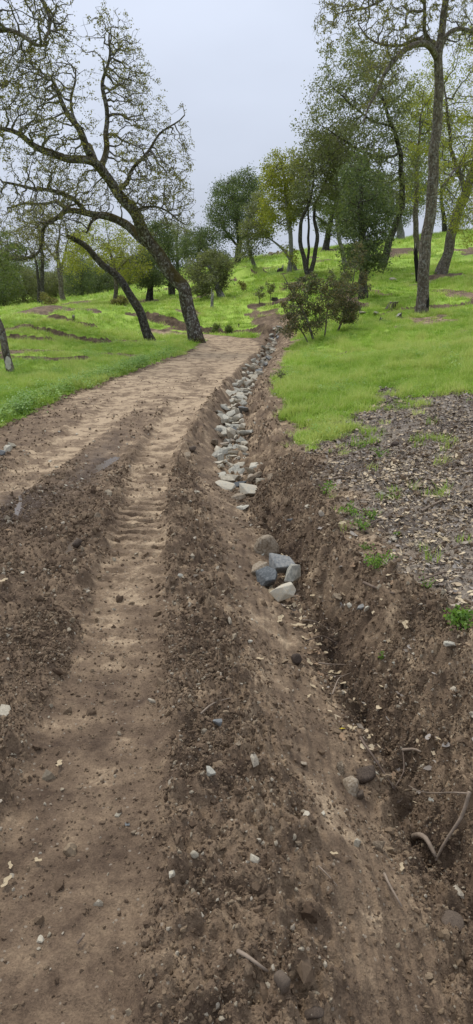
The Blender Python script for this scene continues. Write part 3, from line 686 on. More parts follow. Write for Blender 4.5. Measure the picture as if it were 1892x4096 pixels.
def tubes(chains, sides_fn, wob=0.0, seed=0):
    """chains: list of (points, radii)"""
    V, Q, T = [], [], []; base = 0; rs = RS(seed)
    for P, R in chains:
        n = len(P); k = sides_fn(max(R))
        tg = np.gradient(P, axis=0); tg /= np.maximum(np.linalg.norm(tg, axis=1, keepdims=True), 1e-9)
        ref = np.array((0, 0, 1.0)) if abs(tg[:, 2]).mean() < .8 else np.array((1.0, 0, 0))
        s = np.cross(tg, ref); s /= np.maximum(np.linalg.norm(s, axis=1, keepdims=True), 1e-9); t = np.cross(s, tg)
        a = np.arange(k) * 2 * np.pi / k
        rr = R[:, None] * (np.ones(k)[None, :] if wob == 0 else 1 + wob * (np.sin(3 * a + rs.rand() * 6)[None, :] * .5 + np.cos(5 * a[None, :] + np.arange(n)[:, None] * .4) * .35 + rs.randn(n, k) * .35))
        ring = P[:, None, :] + rr[:, :, None] * (np.cos(a)[None, :, None] * s[:, None, :] + np.sin(a)[None, :, None] * t[:, None, :])
        V.append(ring.reshape(-1, 3)); idx = base + np.arange(n * k).reshape(n, k); nx = np.roll(idx, -1, 1)
        Q.append(np.stack([idx[:-1], nx[:-1], nx[1:], idx[1:]], -1).reshape(-1, 4))
        if wob > 0:       # close the end
            V.append(P[-1:] + tg[-1:] * R[-1] * .3); T.append(np.stack([idx[-1], nx[-1], np.full(k, base + n * k)], -1)); base += 1
        base += n * k
    return np.concatenate(V), ([np.concatenate(Q)] + ([np.concatenate(T)] if T else []))

def densify(P, R, step, rs, amp):
    P = np.asarray(P, float); R = np.asarray(R, float); seg = np.linalg.norm(np.diff(P, axis=0), axis=1); s = np.concatenate([[0], np.cumsum(seg)])
    n = max(3, int(s[-1] / step)); q = np.linspace(0, s[-1], n + 1)
    # smooth curve through the measured points
    out = np.stack([np.interp(q, s, P[:, i]) for i in range(3)], 1)
    for _ in range(2): out[1:-1] = .25 * out[:-2] + .5 * out[1:-1] + .25 * out[2:]
    ph = rs.rand(3, 2) * 6.28
    w = np.minimum(q / s[-1] * 6, 1)[:, None]
    L = max(s[-1], .1)
    wig = np.stack([np.sin(q * 2.3 + ph[i, 0]) + .6 * np.sin(q * 5.1 + ph[i, 1]) for i in range(3)], 1)
    return out + wig * amp * w, np.interp(q, s, R)

def leaves(centers, n, spread, size, rs, ratio=.55, droop=0.0, per=0):
    if per:        # leaves gathered in clumps, as on the tips of an oak's twigs
        m = max(6, int(n / per)); cc = centers[rs.randint(0, len(centers), m)]; w = rs.gamma(2.0, 1.0, m); w /= w.sum()
        c = cc[rs.choice(m, n, p=w)] + rs.randn(n, 3) * spread * np.array([1, 1, .75])
    else: c = centers[rs.randint(0, len(centers), n)] + rs.randn(n, 3) * spread
    a = rs.randn(n, 3); a[:, 2] -= droop; a /= np.linalg.norm(a, axis=1, keepdims=True)
    b = np.cross(a, rs.randn(n, 3)); b /= np.linalg.norm(b, axis=1, keepdims=True)
    L = size * rs.uniform(.55, 1.2, (n, 1)); a = a * L * .5; b = b * L * .5 * ratio
    V = np.stack([c - a, c + b, c + a, c - b], 1).reshape(-1, 3); F = np.arange(4 * n).reshape(n, 4)
    return V, F

def make_tree(name, label, cat, stems, blobs, bark, leaf_mat, n_attr, n_leaf, seed, step=.30, leaf_size=.08, leaf_spread=.10, twig_mat='twig', tip=.011,
              group=None, shell=.0, jitter=.35, wiggle=.03, grav=0., leaf_r=.035, sides=9, base_extra=.35, droop=0., per=22):
    """stems: list of (points[(u,v,Y)], radii) - the first is the trunk; blobs: (u,v,Y, ru, rv, depth_m, weight)"""
    rs = RS(seed)
    W = [[at_depth(*p) for p in s[0]] for s in stems]
    foot = W[0][0].copy(); foot[2] = H1(foot[0], foot[1])
    root = bpy.data.objects.new(name, None); C.objects.link(root); root.location = foot; root.empty_display_size = .2
    root['label'] = label; root['category'] = cat
    if group: root['group'] = group
    W[0][0] = foot.copy(); 
    pos, par, spec = [], [], []; parts = []
    for k, (P, s) in enumerate(zip(W, stems)):
        R = list(s[1]); P = list(P)
        if k == 0 or len(s) > 2:            # rooted in the ground: flare and a buried foot
            if k: P[0][2] = H1(P[0][0], P[0][1])
            d = P[1] - P[0]; d /= np.linalg.norm(d)
            P = [P[0] - d * base_extra, P[0] + d * .02, P[0] + d * R[0] * 1.8] + P[1:]; R = [R[0] * 1.4, R[0] * 1.22, R[0] * 1.02] + R[1:]
        D, RR = densify(P, R, step, rs, wiggle)
        b = len(pos)
        if k == 0 or len(s) > 2: p0 = -1
        else:
            q = np.array(pos); p0 = int(((q - D[0]) ** 2).sum(1).argmin()); D[0] = q[p0]
        for i in range(len(D)):
            pos.append(D[i]); spec.append(RR[i]); par.append(p0 if i == 0 else b + i - 1)
        parts.append((D, RR))
    n0 = len(pos)
    A = []
    wt = np.array([b[6] if len(b) > 6 else b[3] * b[4] * b[5] for b in blobs], float); wt /= wt.sum()
    for b, w in zip(blobs, wt):
        m = max(4, int(n_attr * w)); c = at_depth(b[0], b[1], b[2]); q = rs.randn(m, 3); q /= np.linalg.norm(q, axis=1, keepdims=True)
        rad = (shell + (1 - shell) * rs.rand(m, 1)) ** (1 / 2.4); q = q * rad * np.array([px(b[3], b[2]), b[5], px(b[4], b[2])])
        A.append(c + q)
    A = np.concatenate(A)
    # lumpy crown: drop attractors in random voids
    nv = 14; vc = A[rs.randint(0, len(A), nv)]; vr = rs.uniform(.10, .2, nv) * np.ptp(A, axis=0).mean()
    dd = ((A[:, None] - vc[None]) ** 2).sum(-1); A = A[(dd > vr[None] ** 2).all(1)]
    gz = H(A[:, 0], A[:, 1]); A = A[A[:, 2] > gz + .15]
    pos, par = grow(np.array(pos), np.array(par), A, step, step * 1.15, 160, seed + 1, jitter, grav)
    n = len(pos); r = np.zeros(n); acc = np.zeros(n); nk = np.zeros(n, int)
    E = 2.15
    for i in range(n - 1, -1, -1):
        rr = max(tip, acc[i] ** (1 / E)) if i >= n0 else spec[i]
        r[i] = rr
        p = par[i]
        if p >= 0 and i >= n0: acc[p] += rr ** E
        if p >= 0: nk[p] += 1
    for i in range(n0, n): r[i] = min(r[i], r[par[i]] * .85)
    # tubes of the grown branches
    child = [[] for _ in range(n)]
    for i in range(n0, n): child[par[i]].append(i)
    chains = []; start = [(i, c) for i in range(n0) for c in child[i]]
    while start:
        p, c = start.pop(); ch = [p, c]
        while child[ch[-1]]:
            ks = sorted(child[ch[-1]], key=lambda j: -r[j])
            for j in ks[1:]: start.append((ch[-1], j))
            ch.append(ks[0])
        R = r[ch].copy(); R[0] = R[1] * 1.1; R[-1] *= .4
        chains.append((pos[ch] - foot, R))
    for k, (D, RR) in enumerate(parts):
        V, F = tubes([(D - foot, RR)], lambda q: max(6, min(16, int(sides * (1 if k == 0 else .8)))), .07, seed + k)
        link('trunk' if (k == 0 or len(stems[k]) > 2) else 'limb', mesh_np('trunk', V, F, M[bark], True), root)
    if chains:
        V, F = tubes(chains, lambda q: 6 if q > .04 else (4 if q > .015 else 3))
        link('branchwork', mesh_np('branchwork', V, F, M[twig_mat], True), root, kind='stuff')
    tips = pos[n0:][r[n0:] < leaf_r]
    if n_leaf and len(tips):
        V, F = leaves(tips - foot, n_leaf, leaf_spread, leaf_size, rs, droop=droop, per=per)
        link('crown', mesh_np('crown', V, F, M[leaf_mat]), root, kind='stuff')
    return root

TREES_START = True
# the big leaning oak beside the bend
make_tree('leaning_oak', 'large mossy oak leaning left from the road edge, its trunk forked low', 'tree',
    [([(497, 862, 22.3), (480, 795, 22.3), (462, 745, 22.3), (435, 690, 22.3), (410, 650, 22.2), (380, 607, 22.0), (335, 545, 21.7), (300, 490, 21.5), (265, 432, 21.3), (232, 385, 21.0), (200, 340, 20.8), (170, 300, 20.7), (150, 250, 20.6), (128, 190, 20.4)],
      [.215, .205, .20, .198, .19, .17, .158, .142, .118, .10, .085, .07, .055, .035]),
     ([(405, 643, 22.2), (375, 612, 22.5), (345, 585, 22.8), (310, 562, 23.0), (262, 550, 23.2), (215, 527, 23.4), (180, 525, 23.5), (140, 548, 23.6), (115, 570, 23.7), (103, 610, 23.8), (85, 640, 23.9), (50, 655, 24.0), (10, 640, 24.0)],
      [.14, .135, .13, .125, .112, .092, .075, .066, .058, .05, .045, .04, .03]),
     ([(276, 452, 21.4), (235, 420, 20.9), (200, 396, 20.5), (160, 388, 20.2), (110, 380, 19.9), (75, 355, 19.7), (40, 340, 19.5), (0, 338, 19.3), (-40, 320, 19)],
      [.12, .11, .10, .09, .085, .07, .06, .05, .04]),
     ([(282, 462, 21.4), (262, 430, 21.6), (258, 390, 22), (262, 345, 22.2), (270, 290, 22.4), (268, 235, 22.5), (266, 190, 22.6), (272, 130, 22.7), (270, 70, 22.8)],
      [.10, .09, .085, .075, .065, .055, .045, .035, .02]),
     ([(295, 480, 21.5), (310, 455, 21.2), (330, 440, 21), (355, 415, 20.9), (385, 370, 20.9), (415, 325, 20.8), (455, 280, 20.8)], [.07, .06, .05, .045, .035, .025, .015]),
     ([(215, 527, 23.4), (180, 500, 23.2), (150, 495, 23), (110, 480, 23), (60, 460, 22.8), (10, 455, 22.6)], [.07, .06, .055, .05, .04, .03]),
     ([(240, 395, 21.0), (225, 375, 21.3), (205, 355, 21.8), (190, 300, 22.3), (186, 240, 22.6), (190, 180, 22.9)], [.07, .06, .055, .045, .035, .02]),
     ([(180, 525, 23.5), (150, 508, 24.2), (120, 520, 24.6), (70, 510, 25), (20, 515, 25.3)], [.06, .05, .045, .04, .03]),
     ([(262, 550, 23.2), (230, 568, 22.8), (212, 590, 22.6)], [.05, .04, .02]),
     ([(335, 545, 21.7), (350, 530, 21.2), (390, 520, 21), (430, 540, 20.9), (465, 555, 20.8)], [.04, .035, .028, .02, .012])],
    [(200, 250, 21.5, 170, 150, 3.0), (280, 190, 22.3, 85, 130, 2.4), (100, 330, 20.3, 150, 110, 2.6), (340, 400, 21.3, 130, 110, 2.2), (410, 500, 21, 80, 75, 1.6),
     (120, 470, 22.6, 160, 90, 2.6), (430, 300, 20.9, 55, 60, 1.0), (60, 590, 23.8, 110, 70, 1.8), (330, 250, 22, 80, 90, 1.8), (370, 330, 21.5, 70, 80, 1.5), (425, 400, 21, 60, 90, 1.4), (440, 500, 20.8, 50, 60, 1.2), (370, 470, 21.5, 70, 60, 1.4)],
    'bark_mossy', 'lv_olive', 19000, 30000, 101, step=.15, leaf_size=.058, leaf_spread=.045, per=5, tip=.0085, jitter=.55, wiggle=.065, leaf_r=.019, sides=15)

make_tree('broken_oak', 'thin dark leaning trunk snapped off at its tip, left of the big leaning oak', 'tree',
    [([(381, 864, 23.4), (365, 820, 23.4), (350, 780, 23.4), (322, 735, 23.5), (300, 700, 23.6), (268, 672, 23.7), (240, 648, 23.8), (215, 615, 23.9), (192, 600, 24), (166, 594, 24)], [.15, .145, .14, .125, .115, .105, .10, .09, .08, .06]),
     ([(352, 785, 23.4), (343, 775, 23.2), (338, 768, 23.1)], [.06, .04, .02])],
    [(185, 585, 24, 30, 20, .5)], 'bark_dark', 'lv_olive', 40, 60, 111, step=.2, tip=.011, sides=12, wiggle=.02)

make_tree('edge_oak', 'young oak cut off by the left picture edge, pale stripped patch at its foot', 'tree',
    [([(24, 928, 15.6), (12, 870, 15.6), (0, 818, 15.6), (-28, 745, 15.7), (-60, 690, 15.8), (-85, 630, 15.9)], [.085, .08, .078, .07, .06, .04]),
     ([(-28, 745, 15.7), (-20, 690, 16), (0, 650, 16.3), (25, 625, 16.5)], [.045, .04, .03, .02])],
    [(-25, 640, 16, 85, 60, 1.1), (10, 690, 16.4, 50, 40, .7)], 'bark_grey', 'lv_green', 700, 4200, 121, step=.14, leaf_size=.05, leaf_spread=.07, tip=.004)

make_tree('overhanging_oak', 'bare twisting branches hanging into the top left corner', 'tree',
    [([(-260, 905, 19.5), (-250, 760, 19.5), (-235, 600, 19.5), (-210, 430, 19.5), (-170, 260, 19.4), (-120, 120, 19.3), (-60, 20, 19.2)], [.24, .22, .21, .19, .15, .11, .08]),
     ([(-150, 200, 19.4), (-60, 110, 19.0), (0, 70, 18.8), (55, 85, 18.7), (90, 112, 18.6), (118, 112, 18.6)], [.09, .08, .06, .05, .04, .025]),
     ([(-60, 20, 19.2), (20, -30, 19), (90, -20, 19), (128, 30, 18.9), (122, 70, 18.8), (105, 108, 18.7)], [.07, .06, .05, .045, .035, .025]),
     ([(-150, 200, 19.4), (-100, 210, 19.8), (-40, 200, 20), (20, 220, 20.2)], [.06, .05, .04, .02])],
    [(60, 40, 18.9, 120, 90, 1.8), (-60, 60, 19.2, 140, 130, 2.2), (10, 180, 19.6, 90, 60, 1.4), (110, 60, 18.8, 60, 60, 1.0)],
    'bark_grey', 'lv_olive', 5200, 6000, 131, step=.15, leaf_size=.058, leaf_spread=.045, per=7, tip=.0095, jitter=.55, leaf_r=.019)

# the tall oak on the right with a burnt hollow at its foot
make_tree('tall_oak', 'tall straight oak on the right slope with a charred hollow at its foot', 'tree',
    [([(1060, 797, 24), (1063, 730, 24), (1068, 660, 24), (1077, 580, 24), (1085, 500, 24), (1092, 420, 24), (1098, 330, 24), (1102, 250, 24), (1104, 180, 24), (1108, 110, 24), (1116, 40, 24), (1124, -40, 24), (1135, -140, 24)],
      [.20, .185, .18, .175, .168, .16, .15, .14, .13, .115, .10, .085, .06]),
     ([(1103, 150, 24), (1090, 130, 23.8), (1070, 114, 23.5), (1045, 108, 23.2), (1018, 122, 23), (995, 148, 22.8), (972, 178, 22.6), (955, 205, 22.5), (945, 240, 22.4), (925, 272, 22.3), (915, 310, 22.2)], [.10, .095, .09, .085, .075, .065, .055, .05, .04, .03, .02]),
     ([(1105, 118, 24), (1085, 98, 24.3), (1058, 100, 24.6), (1035, 100, 24.9), (1010, 118, 25.2), (970, 118, 25.5), (930, 95, 25.8), (900, 60, 26)], [.075, .07, .06, .055, .045, .04, .03, .02]),
     ([(1108, 115, 24), (1128, 92, 24.2), (1150, 70, 24.4), (1172, 72, 24.5), (1195, 82, 24.6), (1240, 70, 24.8)], [.08, .07, .06, .055, .05, .04]),
     ([(1085, 98, 24.3), (1070, 80, 24), (1064, 40, 24), (1066, 0, 23.9), (1060, -60, 23.8)], [.06, .055, .05, .045, .04]),
     ([(1064, 35, 24), (1030, 25, 23.5), (1018, 50, 23.3), (1020, 60, 23.2)], [.04, .035, .03, .02]),
     ([(1066, 0, 23.9), (1020, -20, 23.4), (960, 0, 23), (900, 20, 22.8), (850, 40, 22.6)], [.045, .04, .03, .022, .014])],
    [(940, 60, 23.4, 130, 90, 2.4), (1010, 20, 23.6, 110, 80, 2.2), (1150, 30, 24.5, 90, 90, 2.2), (960, 190, 22.6, 60, 80, 1.4), (840, 60, 22.8, 50, 70, 1.2), (1010, -90, 24, 150, 80, 2.4)],
    'bark_grey', 'lv_olive', 8000, 19000, 141, step=.16, leaf_size=.06, leaf_spread=.045, per=7, tip=.0095, jitter=.5, leaf_r=.019, sides=16, twig_mat='twig')

make_tree('slanting_oak', 'grey oak slanting right behind the tall oak, hung with yellow green leaves', 'tree',
    [([(1110, 697, 35), (1122, 650, 35), (1134, 600, 35), (1150, 545, 34.8), (1172, 480, 34.5), (1195, 420, 34.2), (1215, 340, 34), (1225, 240, 34)], [.26, .24, .23, .22, .20, .18, .15, .10]),
     ([(1172, 480, 34.5), (1150, 430, 33.5), (1135, 370, 33), (1125, 300, 32.6), (1120, 230, 32.5)], [.12, .10, .08, .06, .04]),
     ([(1195, 420, 34.2), (1170, 410, 32), (1140, 430, 30.5), (1115, 470, 30)], [.09, .07, .05, .03])],
    [(1160, 480, 32, 60, 90, 2.0), (1150, 350, 33, 75, 120, 3), (1175, 580, 31, 40, 60, 1.4), (1165, 190, 33, 70, 130, 2.6), (1110, 420, 31, 45, 70, 1.6), (1240, 300, 34, 70, 160, 3)],
    'bark_grey', 'lv_yellow', 2400, 23250, 151, step=.26, leaf_size=.085, leaf_spread=.15, tip=.013, leaf_r=.035, droop=.3)

make_tree('high_crowned_oak', 'high dark grey green oak behind the holly shaped oak, dark trunk curving right', 'tree',
    [([(962, 655, 40), (978, 612, 40), (996, 570, 40), (1008, 530, 40), (1014, 490, 40), (1012, 440, 39.8), (1006, 380, 39.5), (990, 320, 39.2), (965, 260, 39), (935, 190, 39)], [.20, .185, .17, .16, .145, .13, .115, .10, .075, .04]),
     ([(1012, 380, 39.5), (970, 400, 38.5), (915, 385, 38), (860, 350, 37.5), (815, 320, 37)], [.075, .065, .055, .04, .02]),
     ([(992, 320, 39.2), (925, 300, 38.6), (875, 255, 38.2), (830, 210, 38)], [.06, .05, .04, .02])],
    [(880, 250, 38, 95, 110, 3.2), (820, 330, 37.5, 70, 80, 2.4), (900, 400, 38, 110, 90, 3), (980, 420, 38.5, 80, 90, 2.4), (870, 160, 38.5, 75, 70, 2.2), (960, 260, 39, 70, 110, 2.4), (800, 460, 38, 50, 60, 2), (930, 500, 38.5, 90, 50, 2)],
    'bark_dark', 'lv_grey', 4200, 30000, 161, step=.27, leaf_size=.12, leaf_spread=.19, tip=.012, leaf_r=.035, twig_mat='twig')
make_tree('holly_oak', 'dense dark evergreen oak low on the slope behind the rusty shrubs', 'tree',
    [([(914, 757, 28), (913, 700, 28), (914, 640, 28), (912, 580, 28), (908, 520, 28), (905, 460, 28)], [.17, .155, .145, .13, .10, .05])],
    [(905, 600, 28, 62, 75, 1.5), (910, 520, 28, 60, 90, 1.5), (895, 450, 28, 45, 60, 1.2), (930, 640, 27.5, 50, 45, 1.2), (870, 580, 28, 35, 60, 1.0), (955, 560, 28.3, 40, 70, 1)],
    'bark_dark', 'lv_dark', 1500, 15500, 171, step=.20, leaf_size=.10, leaf_spread=.14, tip=.011, leaf_r=.03, twig_mat='twig_dark', jitter=.4)
make_tree('twin_stem_oak', 'oak with twin dark stems parting at the ground, mid slope', 'tree',
    [([(776, 698, 39), (768, 660, 39), (757, 625, 39), (752, 600, 39), (757, 560, 38.8), (775, 520, 38.5), (785, 480, 38.3), (790, 420, 38)], [.13, .12, .115, .11, .09, .075, .06, .04]),
     ([(779, 698, 39), (788, 665, 39), (797, 625, 39.2), (796, 580, 39.4), (788, 545, 39.5), (795, 510, 39.6), (815, 470, 39.7), (830, 420, 39.8)], [.13, .12, .11, .10, .085, .07, .055, .03], 'root'),
     ([(772, 680, 39), (775, 640, 39.6), (778, 590, 40), (776, 540, 40.2), (770, 490, 40.4)], [.08, .075, .065, .05, .03])],
    [(785, 450, 38.6, 60, 75, 2.4), (830, 420, 39.5, 50, 75, 2.2), (760, 500, 39, 40, 45, 1.6), (800, 390, 39, 50, 50, 2)],
    'bark_dark', 'lv_grey', 1500, 8500, 181, step=.27, leaf_size=.11, leaf_spread=.15, tip=.013, leaf_r=.03)
make_tree('ivy_hung_oak', 'slim pale stemmed oak with yellow green foliage hanging down its trunk', 'tree',
    [([(728, 688, 41), (733, 650, 41), (731, 610, 41), (727, 560, 41), (722, 510, 41), (715, 450, 41), (708, 400, 41)], [.13, .12, .12, .11, .10, .08, .04]),
     ([(742, 690, 41.6), (738, 665, 41.6), (725, 640, 42), (700, 615, 42.5), (665, 597, 43)], [.11, .09, .08, .06, .03], 'root')],
    [(700, 500, 41, 55, 80, 2.4), (690, 440, 41, 40, 50, 2), (735, 600, 41, 24, 70, .9), (720, 420, 41, 45, 45, 2), (740, 480, 41, 40, 70, 2), (675, 540, 41, 35, 40, 1.6)],
    'bark_pale', 'lv_yellow', 1400, 17050, 191, step=.26, leaf_size=.11, leaf_spread=.15, tip=.013, leaf_r=.03)
make_tree('leaning_grey_tree', 'slim grey tree leaning left on the bare ledge before the round oak', 'tree',
    [([(641, 690, 44), (634, 655, 44), (626, 625, 44), (622, 590, 44), (625, 550, 44)], [.12, .11, .10, .08, .04])],
    [(640, 585, 44, 42, 55, 2), (615, 620, 44, 30, 30, 1.4), (650, 520, 44, 30, 40, 1.5)],
    'bark_pale', 'lv_grey', 700, 8525, 201, step=.27, leaf_size=.115, leaf_spread=.16, tip=.013, leaf_r=.03)
make_tree('round_crowned_oak', 'tall round crowned dark oak standing alone against the sky', 'tree',
    [([(597, 664, 56), (598, 630, 56), (604, 605, 56), (600, 570, 56), (595, 530, 56), (590, 480, 56)], [.24, .22, .20, .17, .13, .06]),
     ([(604, 605, 56), (622, 580, 56), (635, 545, 56)], [.12, .09, .05]), ([(598, 625, 56), (580, 595, 56), (560, 570, 56)], [.11, .08, .04])],
    [(590, 520, 56, 60, 75, 3.4), (560, 550, 56, 38, 50, 2.4), (620, 480, 56, 40, 45, 2.4), (605, 570, 55, 45, 35, 2.2), (575, 480, 56, 38, 40, 2.2)],
    'bark_dark', 'lv_dark', 1500, 23250, 211, step=.36, leaf_size=.13, leaf_spread=.24, tip=.016, leaf_r=.05, twig_mat='twig_dark')
make_tree('slope_oak', 'squat grey green oak with slanting pale trunk left of the saplings', 'tree',
    [([(557, 752, 34), (551, 728, 34), (545, 705, 34), (533, 685, 34), (520, 665, 34)], [.15, .14, .12, .09, .05])],
    [(530, 700, 34, 40, 30, 1.5), (503, 716, 33.5, 25, 27, 1), (558, 664, 34.4, 32, 27, 1.3), (490, 672, 34, 24, 22, 1.1), (528, 652, 34, 25, 20, 1)],
    'bark_pale', 'lv_grey', 1100, 10000, 221, step=.22, leaf_size=.10, leaf_spread=.14, tip=.011, leaf_r=.03)
make_tree('ridge_oak', 'dark wide oak on the ridge behind the squat grey green oak', 'tree',
    [([(500, 700, 52), (500, 665, 52), (498, 630, 52), (505, 600, 52)], [.16, .15, .12, .06])],
    [(505, 625, 52, 52, 42, 2.6), (545, 640, 52, 32, 28, 1.8), (480, 640, 52, 28, 45, 1.6), (520, 595, 52, 35, 22, 1.8)],
    'bark_dark', 'lv_dark', 800, 12400, 231, step=.34, leaf_size=.12, leaf_spread=.2, tip=.015, leaf_r=.05, twig_mat='twig_dark')
make_tree('airy_ridge_tree', 'thin airy grey tree on the skyline just right of the leaning trunk', 'tree',
    [([(446, 700, 60), (447, 660, 60), (444, 620, 60), (448, 580, 60)], [.13, .12, .09, .05]), ([(447, 660, 60), (462, 630, 60), (468, 595, 60)], [.08, .06, .03])],
    [(440, 610, 60, 32, 48, 2.2), (470, 600, 60, 25, 45, 2)],
    'bark_dark', 'lv_grey', 600, 6510, 241, step=.36, leaf_size=.12, leaf_spread=.2, tip=.016, leaf_r=.04)
make_tree('shaded_oak', 'dark oak half hidden behind the big leaning trunk', 'tree',
    [([(432, 748, 42), (430, 715, 42), (425, 680, 42), (415, 640, 42), (405, 600, 42)], [.14, .13, .12, .09, .05]), ([(438, 746, 42), (440, 710, 42), (436, 670, 42)], [.10, .09, .06], 'root')],
    [(400, 600, 42, 42, 50, 2), (425, 680, 42, 35, 40, 1.6), (390, 650, 42, 40, 40, 1.8)],
    'bark_dark', 'lv_dark', 800, 10850, 251, step=.28, leaf_size=.115, leaf_spread=.17, tip=.013, leaf_r=.04, twig_mat='twig_dark')
make_tree('double_trunk_oak', 'small dark oak on two close trunks between the two leaning trunks', 'tree',
    [([(373, 758, 38), (373, 730, 38), (374, 700, 38), (372, 660, 38)], [.11, .10, .09, .05]), ([(381, 758, 38.2), (381, 730, 38.2), (382, 700, 38.2)], [.09, .08, .06], 'root')],
    [(375, 690, 38, 42, 32, 1.6), (372, 655, 38, 38, 40, 1.5)],
    'bark_dark', 'lv_dark', 700, 10075, 261, step=.25, leaf_size=.09, leaf_spread=.15, tip=.013, leaf_r=.04, twig_mat='twig_dark')
make_tree('yellow_green_oak', 'spreading yellow green oak behind the snapped leaning trunk', 'tree',
    [([(290, 745, 36), (291, 720, 36), (289, 690, 36), (282, 655, 36), (275, 620, 36)], [.11, .10, .09, .07, .04]), ([(289, 690, 36), (310, 665, 35.6), (335, 640, 35.2)], [.07, .05, .03]), ([(285, 670, 36), (250, 645, 36.4), (215, 620, 36.8)], [.06, .05, .03])],
    [(290, 640, 36, 75, 55, 2.6), (220, 620, 37, 55, 50, 2.2), (335, 670, 35.4, 45, 40, 1.8), (260, 590, 36.5, 60, 35, 2.2), (190, 660, 38, 35, 45, 1.6)],
    'bark_grey', 'lv_yellow', 1500, 13950, 271, step=.27, leaf_size=.09, leaf_spread=.15, tip=.011, leaf_r=.025)
make_tree('forked_bare_tree', 'nearly leafless tree with a forked brown trunk on the left mound', 'tree',
    [([(160, 765, 44), (155, 730, 44), (151, 695, 44), (145, 660, 44), (143, 630, 44), (150, 600, 44), (152, 560, 44)], [.16, .15, .14, .12, .09, .06, .03]),
     ([(151, 695, 44), (158, 665, 44.2), (165, 635, 44.4), (172, 600, 44.6)], [.10, .08, .06, .03]), ([(145, 660, 44), (125, 635, 43.8), (110, 600, 43.6)], [.07, .05, .03])],
    [(150, 600, 44, 55, 60, 2.4), (120, 560, 44, 40, 40, 2), (175, 570, 44, 35, 50, 1.8)],
    'bark_grey', 'lv_olive', 1000, 1400, 281, step=.27, leaf_size=.09, leaf_spread=.14, tip=.015, leaf_r=.03)
make_tree('dark_slender_tree', 'slender dark trunked tree left of the forked bare tree', 'tree',
    [([(106, 758, 48), (107, 720, 48), (107, 680, 48), (106, 640, 48), (100, 600, 48), (98, 560, 48)], [.15, .14, .13, .11, .08, .04]), ([(98, 755, 48.4), (97, 715, 48.4), (94, 670, 48.4), (85, 630, 48.4)], [.11, .10, .08, .04], 'root')],
    [(100, 580, 48, 45, 60, 2.4), (75, 600, 48, 35, 45, 2)],
    'bark_dark', 'lv_olive', 900, 2200, 291, step=.3, leaf_size=.115, leaf_spread=.16, tip=.015, leaf_r=.03)
make_tree('dark_evergreen', 'dense dark green evergreen bush tree at the end of the dirt heap', 'tree',
    [([(206, 756, 52), (204, 720, 52), (205, 680, 52)], [.17, .15, .06])],
    [(203, 705, 52, 33, 42, 2.4), (205, 675, 52, 24, 28, 1.8), (200, 735, 51.5, 38, 18, 2.2)],
    'bark_dark', 'lv_dark', 700, 8000, 301, step=.33, leaf_size=.11, leaf_spread=.2, tip=.015, leaf_r=.05, twig_mat='twig_dark')
# thicket trees far left
for i, (u, v, Y, ru, rv, lf, lab) in enumerate([
    (255, 742, 56, 38, 34, 'lv_dark', 'low dark evergreen right of the dark evergreen bush tree'),
    (140, 765, 60, 40, 45, 'lv_grey', 'grey green thicket tree behind the forked bare tree'),
    (60, 775, 58, 45, 60, 'lv_grey', 'grey green thicket tree far left behind the mound'),
    (10, 785, 54, 42, 75, 'lv_green', 'leafy thicket tree at the left edge behind the mound'),
    (-40, 790, 50, 45, 80, 'lv_dark', 'dark thicket tree cut by the left picture edge'),
    (325, 728, 62, 35, 45, 'lv_green', 'mid green tree far behind the yellow green oak'),
    (20, 740, 70, 45, 90, 'lv_grey', 'tall grey green tree farthest left against the sky'),
    (100, 760, 66, 40, 62, 'lv_green', 'green tree filling the gap behind the slender dark trunk'),
    (180, 755, 68, 42, 55, 'lv_grey', 'dull grey green tree behind the dark evergreen bush tree'),
    (230, 748, 64, 36, 48, 'lv_green', 'mid green tree right behind the dark evergreen bush tree'),
    (285, 740, 60, 34, 42, 'lv_dark', 'dark tree behind the foot of the yellow green oak')]):
    make_tree('thicket_tree', lab, 'tree', [([(u, v, Y), (u + 3, v - rv * .8, Y), (u - 2, v - rv * 1.5, Y)], [.14, .11, .05])],
        [(u, v - rv * .9, Y, ru, rv * .85, 2.6), (u - ru * .5, v - rv * .6, Y, ru * .6, rv * .5, 2), (u + ru * .5, v - rv * .7, Y, ru * .6, rv * .55, 2)],
        'bark_dark', lf, 600, 8500, 311 + i * 7, step=.36, leaf_size=.13, leaf_spread=.24, tip=.016, leaf_r=.05, group='thicket trees beyond the left mound', twig_mat='twig_dark')
# ridge trees right
make_tree('black_trunk_oak', 'dark trunked oak on the right skyline above the twin stem oak', 'tree',
    [([(820, 630, 56), (822, 600, 56), (828, 570, 56), (838, 540, 56), (845, 500, 56)], [.24, .21, .19, .15, .08]), ([(828, 570, 56), (808, 555, 56), (790, 540, 56)], [.12, .09, .05]), ([(838, 540, 56), (862, 570, 56), (880, 560, 55.5)], [.09, .07, .04])],
    [(850, 500, 56, 55, 45, 2.8), (805, 530, 56, 35, 30, 2), (850, 565, 55, 50, 30, 2.2), (880, 480, 56, 40, 45, 2.2)],
    'bark_dark', 'lv_green', 900, 11625, 401, step=.36, leaf_size=.13, leaf_spread=.22, tip=.016, leaf_r=.04, twig_mat='twig_dark')
make_tree('pale_foot_oak', 'ridge oak with a pale scarred trunk foot behind the curving dark trunk', 'tree',
    [([(1008, 603, 60), (1006, 575, 60), (1003, 540, 60), (1000, 490, 60)], [.30, .25, .22, .12])],
    [(1000, 500, 60, 60, 60, 3), (1040, 470, 60, 45, 60, 2.4), (960, 480, 60, 40, 50, 2.2)],
    'bark_pale', 'lv_green', 900, 13175, 411, step=.38, leaf_size=.13, leaf_spread=.24, tip=.016, leaf_r=.04)
